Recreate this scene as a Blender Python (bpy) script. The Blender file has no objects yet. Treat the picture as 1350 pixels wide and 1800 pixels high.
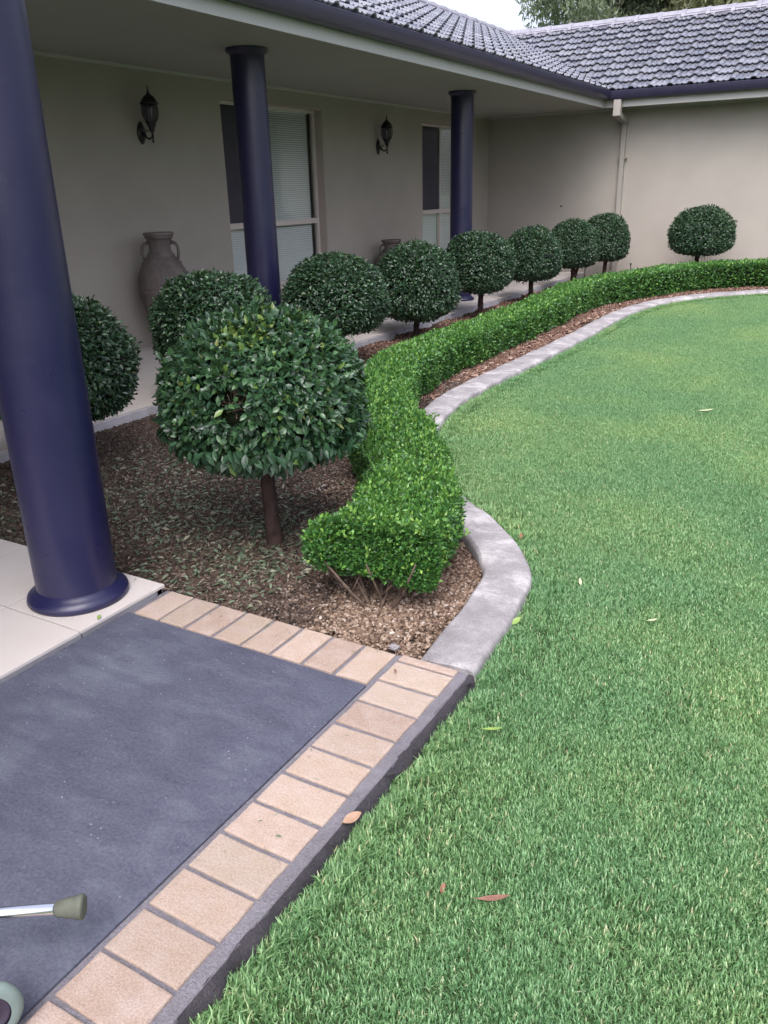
import bpy, math, random
import numpy as np
from mathutils import Vector, Matrix, Euler

rng = np.random.default_rng(7)
random.seed(7)
sc = bpy.context.scene
col = sc.collection
R = math.radians

# ------------------------------------------------------------------ camera, sky, sun, exposure
CAMH = 1.5
PITCH, YAW, ROLL, FPX = 0.374264, 0.532736, -0.0263211, 1438.7
cam = bpy.data.cameras.new('camera')
camo = bpy.data.objects.new('camera', cam)
col.objects.link(camo)
cam.sensor_fit = 'VERTICAL'
cam.sensor_height = 24.0
cam.lens = 24.0 * FPX / 1800.0
cam.clip_start = 0.05
cam.clip_end = 2000
# X = away from the house front, Y = along it; the camera looks 30.5 degrees left of Y
fh = Vector((-math.sin(YAW), math.cos(YAW), 0.0))
rt = Vector((math.cos(YAW), math.sin(YAW), 0.0))
up = Vector((0, 0, 1))
fwd = fh * math.cos(PITCH) - up * math.sin(PITCH)
cup = fh * math.sin(PITCH) + up * math.cos(PITCH)
c_, s_ = math.cos(ROLL), math.sin(ROLL)
right2 = rt * c_ + cup * s_
up2 = cup * c_ - rt * s_
mw = Matrix((right2, up2, -fwd)).transposed().to_4x4()
mw.translation = Vector((0, 0, CAMH))
camo.matrix_world = mw
sc.camera = camo

SUN_EL, SUN_AZ = R(58), R(160)          # azimuth clockwise from +Y, towards the lawn side
world = bpy.data.worlds.new('World')
sc.world = world
world.use_nodes = True
wn = world.node_tree
wn.nodes.clear()
sky = wn.nodes.new('ShaderNodeTexSky')
sky.sky_type = 'NISHITA'
sky.sun_disc = False
sky.sun_elevation = SUN_EL
sky.sun_rotation = SUN_AZ
sky.air_density = 1.0
sky.dust_density = 6.0
sky.ozone_density = 2.0
hsv = wn.nodes.new('ShaderNodeHueSaturation')
hsv.inputs['Saturation'].default_value = 0.45
bgn = wn.nodes.new('ShaderNodeBackground')
bgn.inputs['Strength'].default_value = 0.15
wo = wn.nodes.new('ShaderNodeOutputWorld')
wn.links.new(sky.outputs[0], hsv.inputs['Color'])
tint = wn.nodes.new('ShaderNodeMix')
tint.data_type = 'RGBA'
tint.blend_type = 'MULTIPLY'
tint.inputs[0].default_value = 1.0
tint.inputs[7].default_value = (0.985, 0.972, 1.05, 1)       # the cool, slightly violet daylight of the photograph
wn.links.new(hsv.outputs[0], tint.inputs[6])
wn.links.new(tint.outputs[2], bgn.inputs['Color'])
wn.links.new(bgn.outputs[0], wo.inputs['Surface'])

sun = bpy.data.lights.new('sun', 'SUN')
sun.energy = 0.75
sun.angle = R(50)
sun.color = (1.0, 0.97, 0.95)
suno = bpy.data.objects.new('sun', sun)
col.objects.link(suno)
sd = Vector((math.sin(SUN_AZ) * math.cos(SUN_EL), math.cos(SUN_AZ) * math.cos(SUN_EL), math.sin(SUN_EL)))
suno.rotation_euler = sd.to_track_quat('Z', 'Y').to_euler()
suno.location = (6, -6, 12)

sc.view_settings.view_transform = 'Standard'
sc.view_settings.look = 'None'
sc.view_settings.gamma = 1.0
sc.view_settings.exposure = 1.45
sc.view_settings.use_curve_mapping = False
sc.cycles.max_bounces = 5
sc.cycles.diffuse_bounces = 3
sc.cycles.glossy_bounces = 2
sc.cycles.transmission_bounces = 3
sc.cycles.transparent_max_bounces = 8
sc.cycles.use_adaptive_sampling = True
sc.cycles.adaptive_threshold = 0.02
sc.cycles.use_denoising = True

# ------------------------------------------------------------------ materials
def mat(name):
    m = bpy.data.materials.new(name)
    m.use_nodes = True
    nt = m.node_tree
    b = nt.nodes['Principled BSDF']
    return m, nt, b

def N(nt, typ, **kw):
    n = nt.nodes.new(typ)
    for k, v in kw.items():
        setattr(n, k, v)
    return n

def noise(nt, vec, scale, detail=4, rough=0.55, dim='3D'):
    n = N(nt, 'ShaderNodeTexNoise')
    n.inputs['Scale'].default_value = scale
    n.inputs['Detail'].default_value = detail
    n.inputs['Roughness'].default_value = rough
    if vec is not None:
        nt.links.new(vec, n.inputs['Vector'])
    return n.outputs['Fac']

def ramp(nt, fac, stops, interp='LINEAR'):
    r = N(nt, 'ShaderNodeValToRGB')
    r.color_ramp.interpolation = interp
    e = r.color_ramp.elements
    while len(e) < len(stops):
        e.new(0.5)
    for el, (p, c) in zip(e, stops):
        el.position = p
        el.color = (c[0], c[1], c[2], 1) if not isinstance(c, (int, float)) else (c, c, c, 1)
    nt.links.new(fac, r.inputs['Fac'])
    return r.outputs['Color']

def mixc(nt, fac, a, b, mode='MIX'):
    m = N(nt, 'ShaderNodeMix', data_type='RGBA', blend_type=mode)
    for sock, v in ((m.inputs[0], fac), (m.inputs[6], a), (m.inputs[7], b)):
        if isinstance(v, (int, float)):
            sock.default_value = v
        elif isinstance(v, tuple):
            sock.default_value = (*v[:3], 1)
        else:
            nt.links.new(v, sock)
    return m.outputs[2]

def math_(nt, op, a, b=None, clamp=False):
    m = N(nt, 'ShaderNodeMath', operation=op, use_clamp=clamp)
    for i, v in enumerate((a, b)):
        if v is None:
            continue
        if isinstance(v, (int, float)):
            m.inputs[i].default_value = v
        else:
            nt.links.new(v, m.inputs[i])
    return m.outputs[0]

def bump(nt, b, h, strength=0.3, dist=0.01):
    n = N(nt, 'ShaderNodeBump')
    n.inputs['Strength'].default_value = strength
    n.inputs['Distance'].default_value = dist
    nt.links.new(h, n.inputs['Height'])
    nt.links.new(n.outputs[0], b.inputs['Normal'])

def pos(nt):
    return N(nt, 'ShaderNodeNewGeometry').outputs['Position']

def objrand(nt):
    return N(nt, 'ShaderNodeObjectInfo').outputs['Random']

def attr(nt, name):
    return N(nt, 'ShaderNodeAttribute', attribute_name=name).outputs['Fac']

def stretch(nt, vec, s):
    m = N(nt, 'ShaderNodeMapping')
    m.inputs['Scale'].default_value = s
    nt.links.new(vec, m.inputs['Vector'])
    return m.outputs[0]

def simple(name, c, rough=0.6, var=0.15, scale=6.0, bstr=0.0, bscale=200.0, metal=0.0, spec=0.5, fine=0.0, bdist=0.004):
    m, nt, b = mat(name)
    p = pos(nt)
    n1 = noise(nt, p, scale, 5)
    lo = tuple(x * (1 - var) for x in c)
    hi = tuple(min(1, x * (1 + var)) for x in c)
    cc = ramp(nt, n1, [(0.3, lo), (0.7, hi)])
    if fine:
        n2 = noise(nt, p, bscale * 0.7, 3)
        cc = mixc(nt, fine, cc, ramp(nt, n2, [(0.3, tuple(x * 0.55 for x in c)), (0.7, tuple(min(1, x * 1.3) for x in c))]))
    nt.links.new(cc, b.inputs['Base Color'])
    b.inputs['Roughness'].default_value = rough
    b.inputs['Metallic'].default_value = metal
    b.inputs['Specular IOR Level'].default_value = spec
    if bstr:
        bump(nt, b, noise(nt, p, bscale, 4), bstr, bdist)
    return m

M = {}
M['wall'] = simple('rendered_wall', (0.31, 0.287, 0.25), 0.85, 0.07, 1.3, 0.25, 260, spec=0.25, fine=0.08)
M['soffit'] = simple('soffit_paint', (0.31, 0.305, 0.27), 0.7, 0.03, 1.0, 0.05, 120, spec=0.3)
M['trim'] = simple('cream_trim', (0.40, 0.40, 0.375), 0.5, 0.04, 2.0, spec=0.4)
M['gutter'] = simple('navy_gutter', (0.022, 0.021, 0.042), 0.34, 0.15, 3.0)
M['frame'] = simple('window_frame_paint', (0.52, 0.47, 0.43), 0.4, 0.05, 2.0)
M['blind'] = simple('blind_slats', (0.74, 0.74, 0.73), 0.5, 0.03, 2.0)
M['room'] = simple('dark_room', (0.12, 0.10, 0.09), 0.9, 0.1)
M['reveal'] = simple('reveal_paint', (0.34, 0.29, 0.26), 0.7, 0.05, 2.0)
M['pipe'] = simple('downpipe_paint', (0.26, 0.243, 0.215), 0.7, 0.05, 2.0)
M['black'] = simple('black_metal', (0.005, 0.0045, 0.007), 0.38, 0.3, 30, 0.15, 300)
M['dirt'] = simple('bed_soil', (0.05, 0.033, 0.025), 0.95, 0.4, 5, 0.6, 120, spec=0.15, fine=0.4, bdist=0.01)
M['bark'] = simple('bark', (0.042, 0.027, 0.023), 0.85, 0.4, 25, 0.6, 90, spec=0.2, bdist=0.006)
M['stem'] = simple('pale_stem', (0.085, 0.06, 0.046), 0.85, 0.4, 40, 0.5, 150, spec=0.2)
M['gumbark'] = simple('gum_bark', (0.22, 0.18, 0.15), 0.85, 0.4, 2, 0.4, 20, spec=0.2)
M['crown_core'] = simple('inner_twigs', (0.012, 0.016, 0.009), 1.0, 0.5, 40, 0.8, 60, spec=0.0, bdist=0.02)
M['chrome'] = simple('bright_metal_tube', (0.80, 0.80, 0.86), 0.22, 0.02, 10, metal=1.0)
M['rubber'] = simple('grey_rubber', (0.075, 0.082, 0.062), 0.8, 0.25, 40, 0.15, 200, fine=0.1)
M['tyre'] = simple('pale_tyre', (0.13, 0.17, 0.155), 0.6, 0.1, 30)
M['darkplastic'] = simple('dark_plastic', (0.03, 0.022, 0.04), 0.45, 0.1, 30)
M['seatfab'] = simple('dark_vinyl', (0.03, 0.03, 0.06), 0.5, 0.1, 30)
M['porchconc'] = simple('porch_edge_concrete', (0.36, 0.35, 0.37), 0.85, 0.28, 5, 0.4, 150, fine=0.15)
M['white_petal'] = simple('white_petal', (0.8, 0.8, 0.72), 0.6, 0.05)

def make_column_mat():
    m, nt, b = mat('navy_column_paint')
    p = pos(nt)
    n = noise(nt, p, 1.5, 3)
    cc = ramp(nt, n, [(0.3, (0.0088, 0.0085, 0.038)), (0.7, (0.0115, 0.011, 0.047))])
    nt.links.new(cc, b.inputs['Base Color'])
    nt.links.new(ramp(nt, noise(nt, p, 5, 5, 0.7), [(0.3, 0.26), (0.7, 0.44)]), b.inputs['Roughness'])
    b.inputs['Specular IOR Level'].default_value = 0.55
    cc2 = mixc(nt, ramp(nt, noise(nt, p, 22, 7, 0.8), [(0.56, 0.0), (0.74, 0.35)]), cc, (0.05, 0.05, 0.075))
    nt.links.new(cc2, b.inputs['Base Color'])
    bump(nt, b, noise(nt, p, 150, 3), 0.12, 0.003)
    return m
M['column'] = make_column_mat()

def make_brick_mat():
    m, nt, b = mat('clay_paver')
    p = pos(nt)
    r = objrand(nt)
    base = ramp(nt, r, [(0.0, (0.27, 0.175, 0.13)), (0.3, (0.36, 0.275, 0.195)), (0.6, (0.30, 0.20, 0.155)), (0.8, (0.33, 0.265, 0.19)), (1.0, (0.37, 0.29, 0.23))])
    blot = noise(nt, p, 14, 5, 0.65)
    base = mixc(nt, ramp(nt, blot, [(0.42, 0.0), (0.62, 0.7)]), base, (0.40, 0.325, 0.285))
    base = mixc(nt, ramp(nt, noise(nt, p, 9, 4), [(0.55, 0.0), (0.75, 0.45)]), base, (0.27, 0.165, 0.105))
    sp = noise(nt, p, 190, 4, 0.75)
    base = mixc(nt, 0.42, base, mixc(nt, ramp(nt, sp, [(0.35, 0.0), (0.65, 1.0)]), (0.17, 0.105, 0.065), (0.50, 0.41, 0.34)))
    dirt = noise(nt, p, 38, 6, 0.75)
    base = mixc(nt, ramp(nt, dirt, [(0.60, 0.0), (0.72, 0.7)]), base, (0.14, 0.10, 0.065))
    base = mixc(nt, 0.18, base, (0.27, 0.245, 0.235))
    base = mixc(nt, 1.0, base, ramp(nt, math_(nt, 'FRACT', math_(nt, 'MULTIPLY', r, 7.31)), [(0.0, (0.88, 0.88, 0.88)), (1.0, (1.08, 1.08, 1.08))]), 'MULTIPLY')
    nt.links.new(base, b.inputs['Base Color'])
    b.inputs['Roughness'].default_value = 0.85
    b.inputs['Specular IOR Level'].default_value = 0.25
    h = math_(nt, 'ADD', noise(nt, p, 170, 5, 0.75), math_(nt, 'MULTIPLY', blot, 1.2))
    bump(nt, b, h, 0.75, 0.005)
    return m
M['brick'] = make_brick_mat()

def make_slab_mat():
    m, nt, b = mat('painted_concrete')
    p = pos(nt)
    big = noise(nt, p, 2.1, 6, 0.62)
    mid = noise(nt, stretch(nt, p, (1.0, 2.2, 1.0)), 6.5, 6, 0.65)
    fac = math_(nt, 'ADD', math_(nt, 'MULTIPLY', big, 0.6), math_(nt, 'MULTIPLY', mid, 0.4))
    cc = ramp(nt, fac, [(0.36, (0.020, 0.020, 0.040)), (0.5, (0.039, 0.042, 0.067)), (0.66, (0.090, 0.098, 0.126))])
    fine = noise(nt, p, 110, 8, 0.82)
    cc = mixc(nt, 0.34, cc, ramp(nt, fine, [(0.34, (0.010, 0.010, 0.024)), (0.66, (0.18, 0.19, 0.235))]))
    fl = N(nt, 'ShaderNodeTexVoronoi')
    fl.inputs['Scale'].default_value = 38
    nt.links.new(p, fl.inputs['Vector'])
    spots = math_(nt, 'MULTIPLY', ramp(nt, fl.outputs['Distance'], [(0.05, 1.0), (0.09, 0.0)]), ramp(nt, noise(nt, p, 4.0, 3), [(0.5, 0.0), (0.56, 1.0)]))
    cc = mixc(nt, math_(nt, 'MULTIPLY', spots, 0.75), cc, (0.45, 0.46, 0.52))
    nt.links.new(cc, b.inputs['Base Color'])
    nt.links.new(ramp(nt, mid, [(0.3, 0.52), (0.7, 0.72)]), b.inputs['Roughness'])
    # trowel ripples, curved sweeps
    wv = N(nt, 'ShaderNodeTexWave', wave_type='RINGS', rings_direction='Z')
    wv.inputs['Scale'].default_value = 9
    wv.inputs['Distortion'].default_value = 9
    wv.inputs['Detail'].default_value = 3
    wv.inputs['Detail Scale'].default_value = 1.6
    mp = N(nt, 'ShaderNodeMapping')
    mp.inputs['Location'].default_value = (1.75, -1.2, 0)
    nt.links.new(p, mp.inputs['Vector'])
    nt.links.new(mp.outputs[0], wv.inputs['Vector'])
    msk = ramp(nt, noise(nt, p, 2.6, 3), [(0.48, 0.0), (0.6, 1.0)])
    h = math_(nt, 'ADD', math_(nt, 'MULTIPLY', math_(nt, 'MULTIPLY', wv.outputs['Fac'], msk), 0.16), math_(nt, 'ADD', math_(nt, 'MULTIPLY', fine, 0.5), mid))
    bump(nt, b, h, 0.5, 0.007)
    return m
M['slab'] = make_slab_mat()

def make_mortar_mat(name, c, dark):
    m, nt, b = mat(name)
    p = pos(nt)
    cc = ramp(nt, noise(nt, p, 12, 5, 0.65), [(0.3, tuple(x * 0.72 for x in c)), (0.7, tuple(x * 1.2 for x in c))])
    cc = mixc(nt, 0.35, cc, ramp(nt, noise(nt, p, 210, 3, 0.7), [(0.35, dark), (0.7, tuple(min(1, x * 1.5) for x in c))]))
    nt.links.new(cc, b.inputs['Base Color'])
    b.inputs['Roughness'].default_value = 0.88
    b.inputs['Specular IOR Level'].default_value = 0.25
    bump(nt, b, math_(nt, 'ADD', noise(nt, p, 190, 4, 0.7), noise(nt, p, 45, 5, 0.7)), 0.9, 0.012)
    return m
M['mortar'] = make_mortar_mat('mortar', (0.205, 0.195, 0.215), (0.08, 0.075, 0.09))
M['slabside'] = make_mortar_mat('slab_side', (0.058, 0.052, 0.060), (0.006, 0.005, 0.007))

def make_kerb_mat():
    m, nt, b = mat('weathered_kerb_concrete')
    p = pos(nt)
    big = noise(nt, p, 4.2, 8, 0.74)
    cc = ramp(nt, big, [(0.36, (0.12, 0.11, 0.112)), (0.50, (0.205, 0.193, 0.194)), (0.63, (0.40, 0.385, 0.378))])
    st = noise(nt, stretch(nt, p, (0.55, 2.4, 0.3)), 13, 8, 0.78)
    cc = mixc(nt, ramp(nt, st, [(0.52, 0.0), (0.64, 0.62)]), cc, (0.10, 0.086, 0.086))
    cc = mixc(nt, 0.3, cc, ramp(nt, noise(nt, p, 230, 3, 0.7), [(0.35, (0.12, 0.11, 0.12)), (0.65, (0.46, 0.44, 0.45))]))
    cc = mixc(nt, ramp(nt, noise(nt, p, 95, 2), [(0.72, 0.0), (0.76, 0.8)]), cc, (0.05, 0.045, 0.05))
    nt.links.new(cc, b.inputs['Base Color'])
    b.inputs['Roughness'].default_value = 0.8
    b.inputs['Specular IOR Level'].default_value = 0.3
    bump(nt, b, math_(nt, 'ADD', noise(nt, p, 170, 4, 0.7), math_(nt, 'MULTIPLY', st, 1.5)), 0.4, 0.004)
    return m
M['kerb'] = make_kerb_mat()

def make_floor_tile_mat():
    m, nt, b = mat('porch_tile')
    p = pos(nt)
    r = objrand(nt)
    cc = ramp(nt, r, [(0.0, (0.46, 0.425, 0.40)), (1.0, (0.50, 0.465, 0.44))])
    cc = mixc(nt, ramp(nt, noise(nt, p, 3.5, 5), [(0.4, 0.0), (0.75, 0.4)]), cc, (0.40, 0.355, 0.31))
    cc = mixc(nt, ramp(nt, noise(nt, p, 70, 4, 0.8), [(0.66, 0.0), (0.76, 0.4)]), cc, (0.25, 0.21, 0.18))
    nt.links.new(cc, b.inputs['Base Color'])
    b.inputs['Roughness'].default_value = 0.45
    bump(nt, b, noise(nt, p, 60, 3), 0.1, 0.003)
    return m
M['floor_tile'] = make_floor_tile_mat()

def make_roof_mat():
    m, nt, b = mat('glazed_roof_tile')
    p = pos(nt)
    r = objrand(nt)
    cc = ramp(nt, r, [(0.0, (0.07, 0.076, 0.10)), (0.6, (0.11, 0.118, 0.148)), (1.0, (0.17, 0.178, 0.21))])
    cc = mixc(nt, ramp(nt, noise(nt, p, 7, 5, 0.7), [(0.42, 0.0), (0.62, 0.6)]), cc, (0.22, 0.22, 0.23))
    nt.links.new(cc, b.inputs['Base Color'])
    nt.links.new(ramp(nt, noise(nt, p, 9, 4), [(0.3, 0.10), (0.7, 0.24)]), b.inputs['Roughness'])
    b.inputs['Specular IOR Level'].default_value = 1.0
    bump(nt, b, noise(nt, p, 60, 4), 0.15, 0.004)
    return m
M['roof'] = make_roof_mat()
M['ridge'] = simple('ridge_tile_glaze', (0.19, 0.19, 0.22), 0.5, 0.2, 6, 0.15, 60)
M['bedding'] = simple('ridge_bedding', (0.16, 0.15, 0.19), 0.85, 0.2, 8)

def make_urn_mat():
    m, nt, b = mat('weathered_terracotta')
    p = pos(nt)
    cc = ramp(nt, noise(nt, p, 7, 6, 0.7), [(0.3, (0.075, 0.060, 0.056)), (0.55, (0.13, 0.107, 0.098)), (0.75, (0.18, 0.157, 0.145))])
    st = noise(nt, stretch(nt, p, (1, 1, 0.18)), 18, 5)
    cc = mixc(nt, ramp(nt, st, [(0.5, 0.0), (0.7, 0.45)]), cc, (0.09, 0.07, 0.07))
    nt.links.new(cc, b.inputs['Base Color'])
    b.inputs['Roughness'].default_value = 0.75
    bump(nt, b, noise(nt, p, 60, 5, 0.7), 0.3, 0.006)
    return m
M['urn'] = make_urn_mat()
M['urn_dark'] = simple('dark_handle_ends', (0.07, 0.055, 0.055), 0.8, 0.3, 20, 0.3, 80)

def make_glass(name, tint, refl_rough=0.02):
    m = bpy.data.materials.new(name)
    m.use_nodes = True
    nt = m.node_tree
    nt.nodes.clear()
    out = N(nt, 'ShaderNodeOutputMaterial')
    tr = N(nt, 'ShaderNodeBsdfTransparent')
    tr.inputs['Color'].default_value = (*tint, 1)
    gl = N(nt, 'ShaderNodeBsdfGlossy')
    gl.inputs['Roughness'].default_value = refl_rough
    lw = N(nt, 'ShaderNodeLayerWeight')
    lw.inputs['Blend'].default_value = 0.5
    fac = math_(nt, 'ADD', math_(nt, 'MULTIPLY', math_(nt, 'POWER', lw.outputs['Facing'], 5.0), 0.9), 0.035)
    mx = N(nt, 'ShaderNodeMixShader')
    nt.links.new(fac, mx.inputs[0])
    nt.links.new(tr.outputs[0], mx.inputs[1])
    nt.links.new(gl.outputs[0], mx.inputs[2])
    nt.links.new(mx.outputs[0], out.inputs['Surface'])
    return m
M['glass'] = make_glass('window_glass', (0.93, 0.95, 0.94))
M['lampglass'] = make_glass('lamp_glass', (0.45, 0.45, 0.5), 0.15)

def make_screen():
    m = bpy.data.materials.new('fly_screen')
    m.use_nodes = True
    nt = m.node_tree
    b = nt.nodes['Principled BSDF']
    b.inputs['Base Color'].default_value = (0.045, 0.042, 0.06, 1)
    b.inputs['Roughness'].default_value = 0.7
    b.inputs['Alpha'].default_value = 0.72
    return m
M['screen'] = make_screen()

def leafmat(name, stops, rough=0.42, transl=0.12, patch=None, pscale=3.0, spec=0.45, inst=False):
    """foliage: colour picked per leaf by its 'rnd' attribute"""
    m, nt, b = mat(name)
    r = attr(nt, 'rnd')
    cc = ramp(nt, r, stops)
    p = pos(nt)
    if patch:
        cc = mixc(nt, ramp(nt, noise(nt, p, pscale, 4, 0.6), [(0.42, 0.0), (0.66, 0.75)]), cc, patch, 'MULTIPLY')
    nt.links.new(cc, b.inputs['Base Color'])
    b.inputs['Roughness'].default_value = rough
    b.inputs['Specular IOR Level'].default_value = spec
    tl = N(nt, 'ShaderNodeBsdfTranslucent')
    nt.links.new(mixc(nt, 0.35, cc, (0.25, 0.4, 0.05)), tl.inputs['Color'])
    mx = N(nt, 'ShaderNodeMixShader')
    mx.inputs[0].default_value = transl
    out = nt.nodes['Material Output']
    nt.links.new(b.outputs[0], mx.inputs[1])
    nt.links.new(tl.outputs[0], mx.inputs[2])
    nt.links.new(mx.outputs[0], out.inputs['Surface'])
    return m

M['topiary_near'] = leafmat('topiary_leaf_near', [(0.0, (0.013, 0.036, 0.019)), (0.5, (0.030, 0.078, 0.034)), (0.86, (0.062, 0.135, 0.050)), (0.94, (0.11, 0.18, 0.035)), (1.0, (0.17, 0.18, 0.05))], 0.34, 0.15)
M['topiary'] = leafmat('topiary_leaf', [(0.0, (0.011, 0.028, 0.016)), (0.55, (0.024, 0.060, 0.028)), (0.9, (0.052, 0.108, 0.044)), (1.0, (0.10, 0.12, 0.055))], 0.32, 0.1)
M['box'] = leafmat('box_hedge_leaf', [(0.0, (0.022, 0.075, 0.02)), (0.4, (0.05, 0.145, 0.03)), (0.8, (0.12, 0.265, 0.045)), (1.0, (0.23, 0.36, 0.07))], 0.42, 0.22, (0.75, 0.88, 0.85), 2.2)
M['grass'] = leafmat('grass_blade', [(0.0, (0.062, 0.155, 0.064)), (0.5, (0.145, 0.30, 0.13)), (0.85, (0.235, 0.405, 0.20)), (0.95, (0.38, 0.50, 0.29)), (1.0, (0.42, 0.40, 0.25))], 0.42, 0.38, (1.65, 1.3, 1.12), 0.7, 0.4)
M['gum'] = leafmat('gum_leaf', [(0.0, (0.13, 0.165, 0.115)), (0.5, (0.20, 0.24, 0.17)), (1.0, (0.30, 0.34, 0.25))], 0.45, 0.5)
M['gum_warm'] = leafmat('gum_leaf_warm', [(0.0, (0.19, 0.20, 0.11)), (0.5, (0.27, 0.275, 0.16)), (1.0, (0.36, 0.355, 0.22))], 0.45, 0.5)
M['pebble'] = leafmat('gravel_pebble', [(0.0, (0.045, 0.028, 0.02)), (0.3, (0.115, 0.075, 0.05)), (0.65, (0.20, 0.14, 0.098)), (0.9, (0.29, 0.225, 0.17)), (1.0, (0.42, 0.37, 0.33))], 0.75, 0.0, (0.45, 0.38, 0.36), 0.8, 0.3)
M['pebble_dirt_shade'] = leafmat('dirt_shade_gravel_pebble', [(0.0, (0.013, 0.008, 0.006)), (0.3, (0.034, 0.022, 0.016)), (0.65, (0.066, 0.044, 0.032)), (0.9, (0.105, 0.078, 0.060)), (1.0, (0.22, 0.185, 0.16))], 0.75, 0.0, (0.6, 0.52, 0.5), 1.6, 0.3)  # browner gravel, with the shade under topiary and hedge painted into its colour
M['chip'] = leafmat('bark_chip', [(0.0, (0.045, 0.026, 0.02)), (0.5, (0.11, 0.062, 0.045)), (0.85, (0.18, 0.11, 0.08)), (1.0, (0.34, 0.27, 0.22))], 0.85, 0.0, None, 1.0, 0.2)
M['litter'] = leafmat('dry_leaf_litter', [(0.0, (0.05, 0.08, 0.045)), (0.5, (0.10, 0.14, 0.085)), (0.8, (0.19, 0.22, 0.15)), (1.0, (0.26, 0.21, 0.15))], 0.6, 0.1)

def make_lawn_soil():
    m, nt, b = mat('lawn_thatch')
    p = pos(nt)
    cc = ramp(nt, noise(nt, p, 60, 5, 0.7), [(0.3, (0.02, 0.035, 0.016)), (0.7, (0.055, 0.09, 0.035))])
    nt.links.new(cc, b.inputs['Base Color'])
    b.inputs['Roughness'].default_value = 1.0
    b.inputs['Specular IOR Level'].default_value = 0.1
    bump(nt, b, noise(nt, p, 150, 3), 0.6, 0.01)
    return m
M['lawn'] = make_lawn_soil()
def leafcolor(name, c, c2):
    m, nt, b = mat(name)
    p = pos(nt)
    nt.links.new(ramp(nt, noise(nt, p, 40, 5, 0.7), [(0.35, c), (0.7, c2)]), b.inputs['Base Color'])
    b.inputs['Roughness'].default_value = 0.55
    return m
M['leaf_brown'] = leafcolor('fallen_leaf_brown', (0.13, 0.06, 0.04), (0.21, 0.11, 0.075))
M['leaf_tan'] = leafcolor('fallen_leaf_tan', (0.22, 0.135, 0.08), (0.29, 0.19, 0.13))
M['leaf_pale'] = leafcolor('fallen_leaf_pale', (0.28, 0.32, 0.17), (0.38, 0.40, 0.25))
M['leaf_lime'] = leafcolor('fallen_leaf_lime', (0.13, 0.21, 0.045), (0.19, 0.27, 0.06))
M['leaf_red'] = leafcolor('fallen_leaf_red', (0.14, 0.045, 0.025), (0.22, 0.08, 0.04))
M['stone'] = simple('grey_stone', (0.20, 0.185, 0.19), 0.8, 0.2, 40, 0.4, 120)

# ------------------------------------------------------------------ helpers
def wloc(o):
    v = Vector((0, 0, 0))
    while o is not None:
        v += o.location
        o = o.parent
    return v

def props(o, label=None, cat=None, group=None, kind=None):
    if label: o['label'] = label
    if cat: o['category'] = cat
    if group: o['group'] = group
    if kind: o['kind'] = kind
    return o

def empty(name, loc, label=None, cat=None, group=None, kind=None):
    o = bpy.data.objects.new(name, None)
    o.empty_display_size = 0.1
    o.location = loc
    col.objects.link(o)
    return props(o, label, cat, group, kind)

def link(name, me, parent=None, local=False, **kw):
    """one mesh object; vertices are world coordinates unless local"""
    o = bpy.data.objects.new(name, me)
    col.objects.link(o)
    if parent is not None:
        o.parent = parent
        if not local:
            o.location = -wloc(parent)
    return props(o, **kw)

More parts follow.
